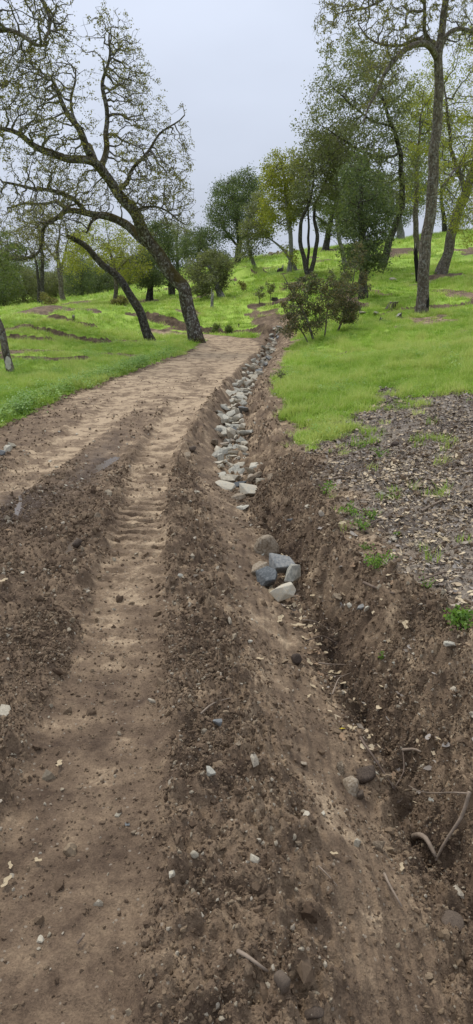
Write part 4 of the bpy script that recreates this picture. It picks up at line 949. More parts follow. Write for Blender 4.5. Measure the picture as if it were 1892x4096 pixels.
make_tree('far_ridge_oak', 'olive ridge oak seen between the tall oak and the slanting oak', 'tree',
    [([(1120, 590, 64), (1118, 560, 64), (1112, 520, 64), (1110, 470, 64)], [.22, .19, .15, .08])],
    [(1060, 430, 64, 50, 80, 3), (1110, 480, 64, 60, 60, 3), (1050, 340, 64, 55, 80, 3), (1130, 380, 64, 50, 80, 3), (1150, 540, 64, 50, 40, 2.6), (1060, 540, 64, 35, 30, 2)],
    'bark_dark', 'lv_green', 1500, 20150, 421, step=.42, leaf_size=.14, leaf_spread=.26, tip=.01, leaf_r=.05)
make_tree('yellow_ridge_oak', 'yellow green oak rising behind the upper trunk of the tall oak', 'tree',
    [([(1050, 640, 46), (1048, 600, 46), (1046, 540, 46), (1048, 470, 46), (1052, 380, 46), (1060, 290, 46)], [.19, .17, .16, .13, .10, .05])],
    [(1040, 320, 46, 55, 80, 2.6), (1070, 230, 46, 50, 80, 2.6), (1035, 440, 46, 45, 70, 2.2), (1090, 330, 46, 40, 80, 2.2)],
    'bark_grey', 'lv_yellow', 1300, 10075, 431, step=.3, leaf_size=.115, leaf_spread=.16, tip=.015, leaf_r=.035)
make_tree('tall_slim_tree', 'tall slim grey tree whose thin crown fills the gap left of the high oak', 'tree',
    [([(868, 690, 43), (862, 640, 43), (850, 580, 43), (846, 500, 43), (850, 420, 43), (846, 340, 43)], [.13, .12, .11, .10, .08, .04])],
    [(848, 400, 43, 50, 70, 2.2), (800, 430, 43, 45, 55, 2), (855, 500, 43, 45, 55, 2)],
    'bark_pale', 'lv_green', 900, 9300, 441, step=.3, leaf_size=.115, leaf_spread=.17, tip=.015, leaf_r=.035)

# shrubs
def shrub(lab, stems, blobs, n_attr, n_leaf, seed, leaf='lv_rust', size=.06, name='shrub', **kw):
    kw.setdefault('step', .10); kw.setdefault('tip', .0035); kw.setdefault('leaf_spread', .06); kw.setdefault('base_extra', .12); kw.setdefault('wiggle', .012); kw.setdefault('leaf_r', .02)
    return make_tree(name, lab, 'shrub', stems, blobs, 'bark_grey', leaf, n_attr, n_leaf, seed, leaf_size=size, twig_mat='twig_dark', sides=7, **kw)
shrub('broad rusty leaved shrub nearest the ditch, leftmost of the three on the slope',
      [([(790, 862, 20.2), (782, 835, 20.2), (770, 800, 20.2), (748, 760, 20.2), (728, 720, 20.2), (710, 690, 20.2)], [.035, .032, .028, .022, .016, .008]), ([(775, 858, 20), (765, 840, 20), (745, 815, 19.9), (730, 795, 19.8)], [.02, .018, .014, .008], 'root')],
      [(750, 775, 20.2, 45, 40, .7), (735, 820, 19.9, 35, 30, .6), (770, 730, 20.3, 55, 40, .5), (790, 800, 20.2, 35, 35, .5)], 1100, 8200, 501)
shrub('thin upright rusty shrub, the middle one of three on the slope',
      [([(815, 855, 20.6), (818, 830, 20.6), (822, 795, 20.6), (826, 760, 20.6), (832, 720, 20.6)], [.024, .022, .019, .014, .008])],
      [(822, 770, 20.6, 28, 40, .45), (840, 730, 20.7, 35, 35, .4)], 450, 2600, 511)
shrub('compact dark shrub, rightmost of the three on the slope',
      [([(850, 840, 21.4), (856, 822, 21.4), (864, 800, 21.4), (868, 770, 21.4), (870, 735, 21.4)], [.035, .032, .026, .018, .008])],
      [(868, 780, 21.4, 38, 32, .65), (868, 735, 21.5, 32, 30, .5)], 700, 6200, 521)
shrub('tall sparse rusty shrub in front of the holly shaped oak',
      [([(880, 805, 23.5), (878, 770, 23.5), (884, 730, 23.5), (890, 690, 23.5), (900, 650, 23.5)], [.03, .027, .022, .015, .006]), ([(884, 730, 23.5), (905, 705, 23.5), (935, 675, 23.4)], [.015, .012, .006])],
      [(888, 690, 23.5, 30, 50, .5), (902, 640, 23.5, 22, 35, .4), (915, 720, 23.4, 25, 25, .4)], 420, 2400, 531)
shrub('thin dark stalked weed standing in the grass at the ditch edge',
      [([(706, 990, 11.6), (705, 960, 11.6), (704, 925, 11.6)], [.006, .005, .003])], [(706, 938, 11.6, 22, 8, .12)], 50, 160, 535, 'lv_grey', .035, step=.05, tip=.002, leaf_spread=.03, base_extra=.03)
shrub('low round olive shrub on the left slope beside the snapped trunk', [([(300, 787, 31), (300, 772, 31), (302, 755, 31)], [.03, .025, .01])], [(301, 764, 31, 23, 18, .5)], 200, 2000, 541, 'lv_olive', .08)
shrub('blue green low bush at the far left behind the mound', [([(95, 800, 42), (95, 790, 42), (95, 775, 42)], [.03, .025, .01])], [(92, 787, 42, 30, 14, .8)], 200, 1800, 551, 'lv_grey', .10, step=.16)
shrub('olive bush leaning over the mound left of the dirt heap', [([(130, 782, 32), (128, 765, 32), (122, 750, 32)], [.03, .025, .01])], [(126, 758, 32, 20, 18, .5), (112, 750, 32, 14, 12, .4)], 160, 1400, 561, 'lv_olive', .08)
for u, v, Y, r_, lab in ((541, 838, 26.8, 9, 'dark green tuft bush on the cut bank left of centre'), (601, 836, 27.2, 8, 'dark green tuft bush on the cut bank under the saplings'), (575, 840, 27, 6, 'smallest dark tuft bush on the cut bank')):
    shrub(lab, [([(u, v, Y), (u, v - 8, Y), (u, v - 14, Y)], [.02, .015, .006])], [(u, v - 12, Y, r_, 12, .25)], 60, 500, 571 + u, 'lv_green', .07, group='tuft bushes on the cut bank')
for u, v, Y, hh, lab in ((652, 788, 31, 62, 'thin sapling standing left of its twin on the bare patch'), (680, 785, 31, 68, 'thin sapling right of its twin beside the small log'), (612, 762, 35, 48, 'bare little sapling below the cut ledge'), (838, 735, 30, 50, 'slim sapling behind the rusty shrubs'), (862, 735, 30.5, 45, 'slim sapling nearest the holly shaped oak')):
    shrub(lab, [([(u, v, Y), (u + 1, v - hh * .5, Y), (u, v - hh, Y)], [.016, .013, .006])], [(u, v - hh * .85, Y, 14, hh * .28, .35)], 60, 330, 600 + u, 'lv_grey' if u != 612 else 'lv_olive', .085, name='sapling', group='young saplings on the slope')

# ------------------------------------------------------------------ rocks
rng = random.Random(5)
def shard_mesh(name, seed, mat):
    rs = RS(seed); n = rs.randint(11, 16); P = rs.uniform(-1, 1, (n, 3)); P /= np.maximum(np.abs(P).max(1, keepdims=True), .01) ** .75
    P *= np.array([.72, .58, .46]) * rs.uniform(.88, 1.12, 3)
    bm = bmesh.new(); vs_ = [bm.verts.new(p) for p in P]; r_ = bmesh.ops.convex_hull(bm, input=vs_)
    bmesh.ops.delete(bm, geom=[v for v in bm.verts if not v.link_faces], context='VERTS')
    bmesh.ops.dissolve_limit(bm, angle_limit=.12, verts=bm.verts, edges=bm.edges)
    bmesh.ops.bevel(bm, geom=list(bm.edges), offset=.035, segments=1, affect='EDGES', clamp_overlap=True)
    me = bpy.data.meshes.new(name); bm.to_mesh(me); bm.free(); me.materials.append(mat); return me
rock_meshes = {k: [shard_mesh('rock', 200 + i, M[k]) for i in range(9)] for k in ('rock', 'rock_tan', 'rock_pale', 'rock_blue')}
round_meshes = {k: [clod_mesh('stone', 300 + i, M[k], 4, .10, 3, .95, True) for i in range(4)] for k in ('rock_tan', 'rock_pale', 'clod_one')}
def rock(name, x, y, s, label, mat='rock', cat='rock', group=None, sink=.25, sx=1, sy=1, sz=1, rz=None, rnd=False, tilt=.4, z=None):
    me = rng.choice(round_meshes[mat] if rnd else rock_meshes[mat])
    o = link(name, me, label=label, cat=cat, group=group)
    o.scale = (s * sx, s * sy, s * sz); o.rotation_euler = (rng.uniform(-tilt, tilt), rng.uniform(-tilt, tilt), rng.uniform(0, 6.28) if rz is None else rz)
    o.location = (x, y, (H1(x, y) if z is None else z) + s * sz * (.55 - sink)); return o
def on_ground(u, v):
    """where the sight line through a photo point meets the terrain"""
    d = at_depth(u, v, 1.0) - np.array((0, 0, EYE)); t = np.concatenate([np.linspace(1.0, 12, 900), np.linspace(12, 70, 900)])
    X, Y = d[0] * t, d[1] * t; h = terrain(X, Y)[0]; z = EYE + d[2] * t
    i = int(np.argmax(z < h)); return float(X[i]), float(Y[i])
# rock-filled stretch of the ditch
sect = [(6.55, 8.6, 'near rock lining'), (8.6, 11.2, 'lower rock lining'), (11.2, 14.3, 'upper rock lining'), (14.6, 18.5, 'far rock lining'), (18.5, 25.5, 'bend rock lining')]
placed = []
for y0, y1, where in sect:
    n = {6.55: 44, 8.6: 58, 11.2: 58, 14.6: 46, 18.5: 76}[y0]
    for i in range(n):
        for _ in range(30):
            y = rng.uniform(y0, y1); xd = float(interp(y, XD)); w = .20 if y < 8.6 else .17
            if 18.5 <= y: w = .17
            x = xd + rng.gauss(.04, .5) * w
            if abs(x - xd) > w * 1.2: continue
            s = rng.uniform(.065, .14)
            if all((x - a) ** 2 + (y - b) ** 2 > (.62 * (s + c)) ** 2 for a, b, c in placed): break
        placed.append((x, y, s)); off = x - float(interp(y, XD)); side = 'left side' if off < -.05 else ('right side' if off > .13 else 'middle')
        shape, sx, sz = rng.choice([('flat', 1.2, .6), ('long', 1.55, .8), ('blocky', 1.05, 1.05), ('wedge', 1.25, .85)])
        mt = rng.choices(['rock', 'rock_blue', 'rock_tan', 'rock_pale'], [6, .6, 1.2, 2.2])[0]
        tone = {'rock': 'grey', 'rock_blue': 'slate blue', 'rock_tan': 'tan', 'rock_pale': 'pale'}[mt]; size = 'large' if s > .1 else ('small' if s < .075 else 'medium')
        rock('ditch_rock', x, y, s, f'{size} {shape} {tone} rock on the {side} of the ditch, {where}', mt, group='angular rocks lining the ditch', sink=rng.uniform(.05, .35), sx=sx, sz=sz, tilt=.6)
# named stones
for u, v, wpx, lab, mt, rnd, kw in (
    (670, 1395, 62, 'round brown boulder in the ditch above the four slate rocks', 'rock_tan', True, dict(sz=1.15, sink=.1)),
    (672, 1480, 56, 'slate blue rock at the left of the four piled in the ditch', 'rock_blue', False, dict(sink=.0)),
    (706, 1462, 54, 'dark slate rock at the back of the four piled in the ditch', 'rock_blue', False, dict(sink=-.15)),
    (712, 1522, 52, 'grey rock at the front of the four piled in the ditch', 'rock', False, dict(sink=0)),
    (733, 1492, 44, 'tall grey rock at the right of the four piled in the ditch', 'rock', False, dict(sink=-.2, sz=1.4)),
    (653, 1448, 40, 'dusty tan rock half buried left of the four slate rocks', 'rock_tan', False, dict(sink=.3)),
    (718, 1420, 18, 'small blue stone just above the four slate rocks', 'rock_blue', False, {}),
    (612, 1282, 34, 'flat grey slab in the ditch below the rock lining', 'rock', False, dict(sz=.5)),
    (596, 1255, 40, 'tan rubble stone just below the rock lining', 'rock_tan', False, dict(sz=.6)),
    (635, 1218, 26, 'tan boulder right beside the near end of the rock lining', 'rock_tan', True, {}),
    (745, 1672, 36, 'dark damp clod in the ditch below the oak leaves', 'clod_one', True, {}),
    (848, 1530, 32, 'tan stone leftmost of the row on the bare bank', 'rock_tan', False, dict(sz=.7)),
    (880, 1538, 18, 'small grey stone second in the row on the bare bank', 'rock', False, {}),
    (908, 1545, 24, 'blue grey stone third in the row on the bare bank', 'rock_blue', False, {}),
    (922, 1562, 18, 'upright grey sliver at the end of the row on the bare bank', 'rock', False, dict(sy=.5, sz=1.5)),
    (1130, 1645, 34, 'flat grey stone below the clump of round leaved weed', 'rock', False, dict(sz=.6)),
    (990, 1362, 26, 'smooth grey stone at the edge of the leaf litter', 'rock_pale', True, dict(sz=.7)),
    (808, 1300, 18, 'round tan stone low on the bank below the rock lining', 'rock_tan', True, {}),
    (775, 1285, 17, 'pale stone left of the round tan stone on the bank', 'rock_pale', True, {}),
    (730, 1315, 20, 'narrow blue grey stone on the ditch bank', 'rock_blue', False, dict(sy=.6)),
    (780, 1066, 26, 'cream stone in the grass edge above the bank', 'rock_pale', True, dict(sz=.8)),
    (995, 1125, 22, 'dark stone sitting in the leaf litter', 'clod_one', True, {}),
    (16, 1138, 32, 'grey stone largest of the cluster at the left road edge', 'rock', False, dict(sz=.8)),
    (28, 1128, 20, 'pale stone behind in the cluster at the left road edge', 'rock_pale', False, {}),
    (4, 1145, 22, 'blue grey stone lowest in the cluster at the left road edge', 'rock_blue', False, {}),
    (246, 1302, 20, 'tan stone by the cleat marks in the track', 'rock_tan', True, {}),
    (196, 1375, 26, 'dark clod in the churned ridge left of the track', 'clod_one', True, {}),
    (495, 1242, 18, 'flat pale stone on the road shoulder', 'rock_pale', False, dict(sz=.5)),
    (470, 1152, 26, 'tan flat stone on the shoulder beside a dark lump', 'rock_tan', False, dict(sz=.5)),
    (485, 1136, 24, 'dark earth lump on the shoulder', 'clod_one', True, dict(sz=.6)),
    (10, 1810, 40, 'grey lump at the left picture edge', 'rock_pale', False, dict(sink=.4)),
    (885, 1990, 56, 'tan clod with a pale rim on the ditch side', 'rock_tan', True, dict(sink=.4)),
    (920, 1960, 60, 'crumbly brown clod behind the tan clod in the ditch', 'clod_one', True, dict(sink=.4)),
    (905, 2012, 28, 'dark stone in front of the tan clod', 'clod_one', True, {}),
    (858, 1945, 40, 'pale crumbly lump up the ditch side from the tan clod', 'rock_tan', False, dict(sink=.45)),
    (950, 2140, 46, 'pale edged lump in the clod heap at the lower right', 'rock_tan', False, dict(sink=.3)),
    (900, 2130, 30, 'white streaked lump in the clod heap at the lower right', 'rock_pale', False, dict(sink=.3)),
    (1140, 2330, 60, 'broad dry mud slab at the right edge', 'clod_one', True, dict(sz=.6, sink=.5, tilt=.2)),
    (712, 2490, 40, 'brown clod beside the bark stick at the bottom', 'clod_one', True, dict(sink=.3)),
    (640, 2170, 24, 'grey pebble lying on the shoulder clods', 'rock_pale', False, {}),
    (530, 1965, 26, 'grey pebble pair on the shoulder clods', 'rock', False, {}),
    (548, 1832, 24, 'dark blue pebble on the shoulder', 'rock_blue', False, {}),
    (790, 2560, 40, 'brown lump half buried at the bottom edge', 'clod_one', True, dict(sz=.5, sink=.5)),
    (490, 2160, 22, 'cream pebble at the rim of the wheel track', 'rock_pale', True, {}),
    (296, 2058, 16, 'pale stone chip in the middle of the wheel track', 'rock_pale', False, dict(sz=.5)),
    (102, 2374, 18, 'pale pebble low in the wheel track', 'rock_pale', False, {}),
    (320, 2080, 14, 'blue grey chip in the wheel track', 'rock_blue', False, dict(sz=.5)),
    (990, 706, 20, 'pale flat boulder in the grass left of the tall oak', 'rock_pale', True, dict(sz=.6)),
    (1028, 722, 10, 'small pale rock beside the tall oak trunk', 'rock_pale', True, dict(sz=.6)),
    (1035, 693, 18, 'grey rock in grass behind the tall oak', 'rock', False, dict(sz=.6)),
    (1080, 712, 14, 'pale rock at the foot of the slanting oak', 'rock_pale', False, dict(sz=.5)),
    (915, 790, 22, 'flat pale rock in the bare patch by the cut log', 'rock_pale', False, dict(sz=.4)),
    (945, 795, 26, 'flat grey slab in the bare patch by the small stump', 'rock', False, dict(sz=.3))):
    x, y = on_ground(u, v); s = px(wpx, math.hypot(y * 1.0, EYE) * .98) / 2 * (1.05 if rnd else 1.75 if 'four' in lab else 1.4)
    rock('boulder' if wpx > 45 else 'stone', x, y + s * .3, s, lab, mt, 'stone' if wpx <= 45 else 'boulder', rnd=rnd, **kw)
# rubble pile on the skyline
for i in range(22):
    u = rng.uniform(655, 735); v = 648 - rng.random() * 14; Y = 58 + rng.uniform(-1, 2); p = at_depth(u, v, Y)
    s = rng.uniform(.16, .34); z = H1(p[0], Y)
    rock('rubble_rock', p[0], Y, s, ('large' if s > .25 else 'small') + (' brown' if i % 2 else ' grey') + ' rock ' + ('left of centre' if u < 682 else 'centre' if u < 710 else 'right end') + ' in the rubble pile on the skyline', 'rock_tan' if i % 2 else 'rock', group='rubble pile on the skyline', z=z + rng.choice([0, .0, .22]))
# loose stones, told apart only by where they lie
for reg, n, lab in (((.45, 1.6, 2.2, 6.5), 60, 'small stone lying on the bare bank right of the ditch'), ((-.45, .3, 1.3, 5.5), 50, 'small stone lying among the clods of the road shoulder'), ((-2.2, -1.0, 2.2, 9), 40, 'small stone in the churned middle of the track'), ((.25, .7, 5.3, 8.5), 26, 'small stone on the earth bank beside the rock lined ditch')):
    for i in range(n):
        x, y = rng.uniform(*reg[:2]), rng.uniform(*reg[2:])
        if abs(x) > (y + .9) * .34: continue
        mt = rng.choice(['rock_pale', 'rock_tan', 'rock_tan', 'rock']); tone = {'rock_pale': 'pale', 'rock_tan': 'tan', 'rock': 'grey'}[mt]; flat = rng.random() < .4
        rock('stone', x, y, rng.uniform(.009, .019) * (1 + y * .08), lab.replace('small', ('small flat ' if flat else 'small ') + tone) + (', near stretch' if y < reg[2] + (reg[3] - reg[2]) * .3 else ', middle stretch' if y < reg[2] + (reg[3] - reg[2]) * .62 else ', far stretch'), mt, 'stone', group=lab.replace('small', 'loose').replace('stone', 'stones'), sink=.3, sz=.55 if flat else 1)

# ------------------------------------------------------------------ sticks, roots, leaves, stumps
def stick(name, pts, r0, r1, lab, mat='wood', cat='stick', lift=.012, seed=0, group=None, side=None):
    rs = RS(seed); W = []
    for p in pts:
        if len(p) == 3: x, y = on_ground(p[0], p[1]); W.append(np.array((x, y, H1(x, y) + p[2])))
        else: x, y = on_ground(*p); W.append(np.array((x, y, H1(x, y) + lift)))
    D, R = densify(np.array(W), np.linspace(r0, r1, len(W)), .025, rs, .004)
    base = D[0].copy(); V, F = tubes([(D - base, R)], lambda q: 7, .12, seed)
    o = link(name, mesh_np(name, V, F, M[mat], True), loc=base, label=lab, cat=cat, group=group)
    if side:
        i = int(len(D) * side); d = rs.randn(3) * .03; d[2] = abs(d[2]); P = np.stack([D[i] - base, D[i] - base + d, D[i] - base + d * 2.2 + rs.randn(3) * .01])
        V, F = tubes([(P, np.array([r1 * .8, r1 * .6, r1 * .3]))], lambda q: 5, .1, seed); link('side_shoot', mesh_np('side_shoot', V, F, M[mat], True), o)
    return o
stick('root', [(1095, 2180, .03), (1130, 2150, .06), (1160, 2110, .09), (1172, 2080, .10)], .005, .0075, 'thick pale curved root sticking out of the right bank', seed=1, cat='root')
stick('root', [(1172, 2080, .10), (1130, 2055, .09), (1085, 2035, .07), (1050, 2015, .05), (1025, 2000, .03)], .0032, .0018, 'thin root running left from the thick curved root', seed=2, cat='root', side=.5)
stick('root', [(905, 1880, .05), (930, 1915, .05), (960, 1955, .04), (995, 2005, .03)], .006, .0035, 'brown root slanting down the ditch below the yellow leaf', 'root', seed=3, cat='root')
stick('root', [(1010, 1925, .05), (1035, 1922, .08), (1055, 1935, .08)], .008, .004, 'short grey root end at the top of the ditch wall', seed=4, cat='root')
stick('root', [(1010, 1925, .05), (1015, 1960, .04), (1000, 1990, .03), (985, 2000, .02)], .003, .002, 'hair thin root hanging below the short grey root', 'root', seed=5, cat='root')
stick('root', [(760, 1580, .05), (790, 1590, .05), (820, 1600, .03)], .004, .002, 'fine root crossing the runnel under the four slate rocks', seed=6, cat='root')
stick('root', [(770, 1640, .06), (810, 1635, .06), (850, 1640, .05)], .004, .002, 'fine root across the ditch above the dark clod', 'root', seed=7, cat='root')
stick('root', [(800, 1690, .05), (830, 1700, .05), (870, 1690, .03)], .005, .003, 'bent root across the ditch right of the dark clod', seed=8, cat='root')
stick('root', [(835, 1770, .05), (850, 1740, .06), (880, 1720, .06)], .004, .002, 'fine pale root in the dark hollow of the bank', seed=9, cat='root', side=.6)
stick('stick', [(598, 2405), (630, 2435), (668, 2465)], .0055, .0042, 'thick bark stick lying in the clods at the bottom', 'wood', seed=11)
stick('stick', [(505, 1805), (535, 1785), (578, 1765)], .004, .002, 'thin pale twig on the road shoulder', seed=12)
stick('stick', [(965, 2215, .02), (985, 2255, .03), (1010, 2300, .02)], .005, .003, 'thin straight stick in the clod heap at the lower right', seed=13)
stick('stick', [(800, 2190), (820, 2210), (850, 2245)], .003, .002, 'thin twig on the smooth ditch side', seed=14)
stick('stick', [(1040, 2120, .02), (1065, 2150, .04), (1095, 2180, .04)], .013, .008, 'broken pale wood chunk under the curved root', 'wood', seed=15)
stick('stick', [(195, 2385), (210, 2370)], .004, .003, 'tiny stick low in the wheel track', 'root', seed=16)
stick('stick', [(885, 1338), (930, 1322), (985, 1300)], .008, .005, 'dark twig in the leaf litter above the weeds', 'root', seed=17)
stick('stick', [(925, 1270), (960, 1258), (990, 1245)], .009, .006, 'grey branch piece in the upper leaf litter', 'wood', seed=18)
stick('stick', [(940, 1150), (985, 1125), (1000, 1118)], .010, .006, 'dark slanting stick in the middle of the leaf litter', 'root', seed=19)
stick('stick', [(1060, 1290), (1090, 1275), (1120, 1262)], .009, .006, 'lichen grey stick at the right in the litter', 'wood', seed=20)
stick('stick', [(880, 1275), (905, 1290), (945, 1290)], .008, .006, 'pale crooked stick at the top of the mulch', 'wood', seed=21)
stick('stick', [(830, 1210), (860, 1205), (890, 1212)], .007, .005, 'thin horizontal stick at the litter edge', 'wood', seed=22)
stick('stick', [(1060, 1470), (1120, 1445), (1185, 1438)], .006, .003, 'long thin twig at the right edge of the bank', 'root', seed=23)
stick('stick', [(915, 1475), (945, 1490), (990, 1500)], .010, .006, 'dark root stub under the green weed clump', 'root', seed=24)

def oak_leaf_mesh(name, seed, mat):
    rs = RS(seed); n = 22; V = [(0, 0, 0)]
    for i in range(n):
        t = i / n * 2 * math.pi; lob = .68 + .32 * math.cos(4.5 * t + rs.rand() * .5); x = math.cos(t) * (.9 + .1 * rs.rand()); y = math.sin(t) * .52 * lob
        V.append((x, y, .25 * abs(y) + .14 * x * x + .04 * rs.randn()))
    F = np.array([(0, 1 + i, 1 + (i + 1) % n) for i in range(n)]); return mesh_np(name, np.array(V), F, M[mat])
leafm = {k: [oak_leaf_mesh('oak_leaf', 400 + i, k) for i in range(4)] for k in ('leaf_tan', 'leaf_brown', 'leaf_yellow')}
def fallen(x, y, s, lab, mat='leaf_tan', group=None, tilt=.35):
    o = link('fallen_leaf', rng.choice(leafm[mat]), label=lab, cat='leaf', group=group); o.scale = (s, s, s)
    o.location = (x, y, H1(x, y) + .012); o.rotation_euler = (rng.uniform(-tilt, tilt), rng.uniform(-tilt, tilt), rng.uniform(0, 6.28)); return o
for u, v, wpx, mt, lab in ((18, 2232, 36, 'leaf_tan', 'large tan leaf piece at the left edge of the wheel track'), (28, 2195, 22, 'leaf_tan', 'small tan leaf scrap above the large leaf piece at the left edge'), (150, 1932, 34, 'leaf_tan', 'lone tan leaf lying across the upper wheel track'), (97, 2172, 26, 'leaf_tan', 'narrow tan leaf in the pale patch of the wheel track'),
    (860, 1840, 20, 'leaf_yellow', 'bright yellow leaf in the ditch'), (880, 1838, 22, 'leaf_tan', 'tan leaf right beside the yellow leaf'), (888, 1438, 26, 'leaf_brown', 'russet leaf lying alone on the bare bank'), (766, 1612, 26, 'leaf_tan', 'smooth pale leaf at the end of the leaf drift in the ditch'),
    (750, 1580, 42, 'leaf_tan', 'crumpled pale oak leaf below the four slate rocks'), (705, 1562, 34, 'leaf_tan', 'brown tinged oak leaf left of the leaf drift'), (740, 1528, 24, 'leaf_tan', 'small oak leaf touching the front slate rock'), (785, 1648, 28, 'leaf_brown', 'reddish curled leaf beside the dark clod'), (655, 1668, 34, 'leaf_tan', 'pale oak leaf on the left side of the ditch'),
    (1120, 1362, 52, 'leaf_tan', 'big pale oak leaf curled in the litter at the right'), (1018, 1595, 38, 'leaf_tan', 'pale oak leaf below the row of stones on the bank'), (965, 1735, 32, 'leaf_tan', 'forked pale leaf on the bare bank under the seedling'), (930, 1860, 24, 'leaf_tan', 'pale leaf at the top of the ditch wall'), (1105, 1868, 24, 'leaf_tan', 'bent pale leaf at the right of the bank'), (985, 1475, 24, 'leaf_brown', 'brown leaf in the litter near the green weed'), (1145, 1500, 28, 'leaf_brown', 'upright brown leaf by the right weed clump'),
    (840, 2155, 22, 'leaf_tan', 'small curled leaf at the foot of the ditch side'), (1010, 2190, 26, 'leaf_tan', 'torn pale leaf in the clod heap'), (8, 1470, 30, 'leaf_tan', 'tan leaf by the left edge of the churned ridge'), (20, 1340, 20, 'leaf_brown', 'brown leaf near the wet rut')):
    x, y = on_ground(u, v); fallen(x, y, px(wpx, math.hypot(y, EYE)) / 2, lab, mt)
for i in range(110):
    x, y = rng.uniform(.8, 3.2), rng.uniform(3.0, 8.8)
    if abs(x) > (y + .9) * .34 or x < float(interp(y, XB)) + .25: continue
    mt = rng.choice(['leaf_tan', 'leaf_tan', 'leaf_brown']); sz = rng.uniform(.022, .042)
    fallen(x, y, sz, f"{'broad' if sz > .033 else 'small'} {'tan' if mt == 'leaf_tan' else 'brown'} oak leaf {'low' if y < 4.6 else 'halfway up' if y < 6.5 else 'high'} on the {'ditch side' if x < 1.5 else 'right side'} of the litter bed", mt, 'oak leaves in the litter bed', .5)
for i in range(40):
    y = rng.uniform(2.5, 4.6); x = float(interp(y, XD)) + rng.gauss(-.12, .09)
    sz = rng.uniform(.018, .034); mt = 'leaf_brown' if i % 4 == 0 else 'leaf_tan'
    fallen(x, y, sz, f"{'broad' if sz > .026 else 'small'} {'brown' if i % 4 == 0 else 'pale'} oak leaf {'near the yellow leaf' if y < 3.2 else 'midway' if y < 3.9 else 'below the four slate rocks'} in the ditch drift", mt, 'oak leaves drifted in the ditch', .6)

# green plants on the bank
def weed_plant(u, v, wpx, lab, n=60, seed=0, leaf=.016):
    x, y = on_ground(u, v); w = px(wpx, math.hypot(y, EYE)); rs = RS(seed)
    root = bpy.data.objects.new('weed_plant', None); C.objects.link(root); root.location = (x, y, H1(x, y)); root['label'] = lab; root['category'] = 'plant'
    ch = []; tips = []
    for i in range(9):
        a = rs.rand() * 6.28; l = w * rs.uniform(.25, .6); P = np.array([(0, 0, -.01), (math.cos(a) * l * .5, math.sin(a) * l * .5, l * .55), (math.cos(a) * l, math.sin(a) * l, l * .75 + .01)])
        ch.append((P, np.array([.002, .0017, .001]))); tips += [P[1] * (1 - t) + P[2] * t for t in (0, .3, .6, 1)]
    V, F = tubes(ch, lambda q: 3); link('stem', mesh_np('stem', V, F, M['lv_weed']), root, kind='stuff')
    V, F = leaves(np.array(tips), n, w * .10, leaf, rs, .75); V[:, 2] = np.maximum(V[:, 2], .004); link('foliage', mesh_np('foliage', V, F, M['lv_weed']), root, kind='stuff')
for i, (u, v, w, n, leaf, lab) in enumerate(((945, 1440, 62, 260, .018, 'bright green leafy weed clump on the bare bank'), (1158, 1590, 75, 260, .020, 'green weed clump with round leaves at the right edge'), (1150, 1560, 40, 60, .034, 'round leaved weed rising above the right edge clump'), (957, 1672, 22, 36, .015, 'tiny green seedling alone on the bare bank'),
    (905, 1335, 60, 130, .018, 'spreading green weed at the edge of the dark mulch'), (935, 1305, 45, 90, .018, 'small green weed right of the spreading weed in the mulch'), (880, 1298, 50, 110, .02, 'grassy weed tuft left of the dark mulch'), (820, 1245, 50, 100, .02, 'green weed tuft on the bank edge below the grass'), (1075, 1480, 40, 36, .014, 'faint green sprig in the litter right of the weed clump'), (905, 1130, 46, 70, .02, 'green sprig upper left in the leaf litter'), (955, 1150, 50, 70, .02, 'green sprig beside the dark slanting stick'), (1000, 1350, 24, 26, .015, 'lone sprout in the middle of the litter'), (920, 1385, 30, 60, .016, 'upright sprig just above the bright weed clump'))):
    weed_plant(u, v, w, lab, n, 700 + i, leaf)

# stumps and cut wood on the slope
def stump(lab, u, v, Y, r, hgt, tilt=(0, 0), broken=False, bark='bark_grey', name='stump'):
    p = at_depth(u, v, Y); z = H1(p[0], Y); rs = RS(int(u * 7 + v)); k = 14
    root = bpy.data.objects.new(name, None); C.objects.link(root); root.location = (p[0], Y, z); root['label'] = lab; root['category'] = 'stump'
    a = np.arange(k) * 2 * math.pi / k; rad = r * (1 + .12 * rs.randn(k)); V = []
    top = hgt * (1 + (.35 * rs.randn(k) if broken else .02 * rs.randn(k)))
    for s, zz in ((1.35, -.1), (1.12, .06 * hgt), (1.0, .4 * hgt), (.95, None)):
        for i in range(k):
            zt = top[i] if zz is None else zz
            V.append((math.cos(a[i]) * rad[i] * s + tilt[0] * max(zt, 0), math.sin(a[i]) * rad[i] * s + tilt[1] * max(zt, 0), zt))
    idx = np.arange(4 * k).reshape(4, k); nx = np.roll(idx, -1, 1); Q = np.stack([idx[:-1], nx[:-1], nx[1:], idx[1:]], -1).reshape(-1, 4)
    body = link('trunk', mesh_np('trunk', np.array(V), Q, M[bark], True), root)
    c = np.array([V[3 * k + i] for i in range(k)]); ctr = c.mean(0) - np.array((0, 0, .06 * hgt if not broken else .3 * hgt))
    link('cut_face', mesh_np('cut_face', np.concatenate([c * .985 + np.array((0, 0, .003)), ctr[None]]), np.array([(i, (i + 1) % k, k) for i in range(k)]), M['cutwood']), body)
stump('weathered log stump with a slanting pale cut face left of the tall oak', 978, 780, 24.9, .15, .26, (.6, -.3), False, 'bark_grey')
stump('small splintered dark stump left of the tall oak foot', 1002, 806, 23.2, .10, .16, (0, 0), True, 'bark_dark')
stump('tiny splinter stump nearest the rusty shrubs', 955, 812, 23, .05, .14, (.3, 0), True, 'bark_dark')
stump('thin broken dead trunk standing below the squat oak', 533, 781, 31, .055, .50, (.05, 0), True, 'bark_pale')
stump('low dark stump beside the right hand sapling', 690, 777, 31.4, .14, .12, (0, 0), False, 'bark_dark')
stump('pale stump between the two stems on the middle slope', 705, 682, 42, .18, .16, (.1, 0), True, 'bark_dark')
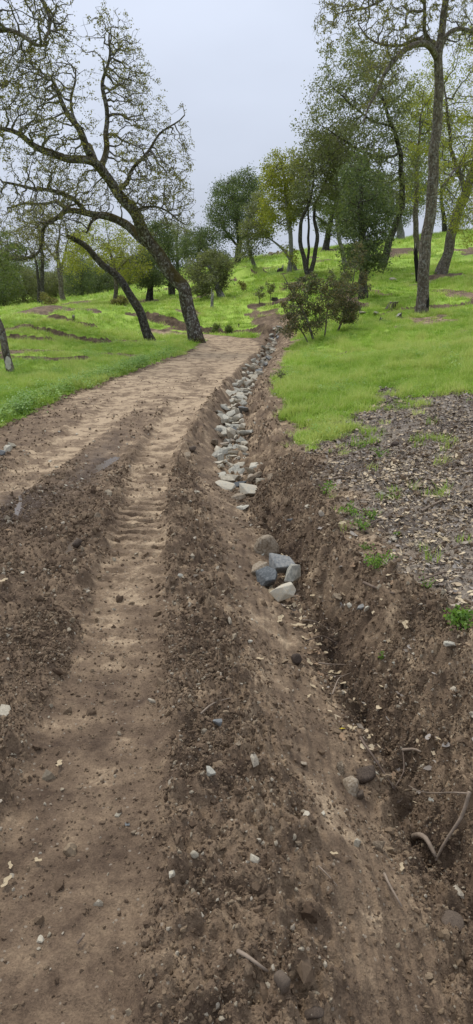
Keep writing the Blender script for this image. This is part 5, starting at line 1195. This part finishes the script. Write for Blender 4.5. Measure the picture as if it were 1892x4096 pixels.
stump('charred stub branch standing behind the tall oak', 1056, 660, 33, .09, 1.2, (-.18, 0), True, 'char')
stump('pale broken stub on the little left ledge', 185, 810, 25, .05, .12, (.1, 0), True, 'bark_dark')

# charred hollow on the tall oak, stripped patch on the edge oak
def patch_on_trunk(root_name, u, v, Y, rad, ang, half, hpx, mat, part, depth):
    """a ragged patch wrapped on the trunk's surface round the point (u, v); ang from the camera side towards the right"""
    root = bpy.data.objects[root_name]; p = at_depth(u, v, Y) - np.array(root.location); hh = px(hpx, Y) / 2; rs = RS(3); n, k = 9, 9; V = []
    for i in range(n):
        z = -1 + 2 * i / (n - 1); w = half * (1 - abs(z) ** 2.5) ** .5 * (1 + .18 * rs.randn()) + .02
        for j in range(k):
            q = -1 + 2 * j / (k - 1); a = ang + w * q; r = rad * (1.06 - depth * (1 - q * q)); V.append((p[0] + math.sin(a) * r, p[1] - math.cos(a) * r, p[2] + z * hh))
    idx = np.arange(n * k).reshape(n, k); trunk = next(c for c in root.children if c.name.startswith('trunk'))
    link(part, mesh_np(part, np.array(V), np.stack([idx[:-1, :-1], idx[:-1, 1:], idx[1:, 1:], idx[1:, :-1]], -1).reshape(-1, 4), M[mat], True), trunk)
patch_on_trunk('tall_oak', 1062, 772, 24, .205, .85, .5, 46, 'char', 'charred_hollow', .0)
patch_on_trunk('edge_oak', 22, 912, 15.6, .088, .1, .8, 34, 'barewood', 'stripped_patch', 0)

# ------------------------------------------------------------------ puddles
def puddle(lab, cx, cy, rx, ry, an):
    k = 28; V = [(0, 0, 0)]
    for i in range(k):
        t = 2 * math.pi * i / k; a, b = math.cos(t) * rx * 1.5, math.sin(t) * ry * 1.3
        V.append((a * math.cos(an) - b * math.sin(an), a * math.sin(an) + b * math.cos(an), 0))
    link('puddle', mesh_np('puddle', np.array(V), np.array([(0, 1 + i, 1 + (i + 1) % k) for i in range(k)]), M['water']), loc=(cx, cy, float(base_h(np.array([cx]), np.array([cy]))[0]) - .007), kind='structure', label=lab)
for lab, p in zip(('small bright puddle lying between the wheel tracks', 'thin puddle left of the small bright puddle', 'long muddy puddle in the left rut', 'tiny puddle by the churned ridge'), PUDDLES): puddle(lab, *p)
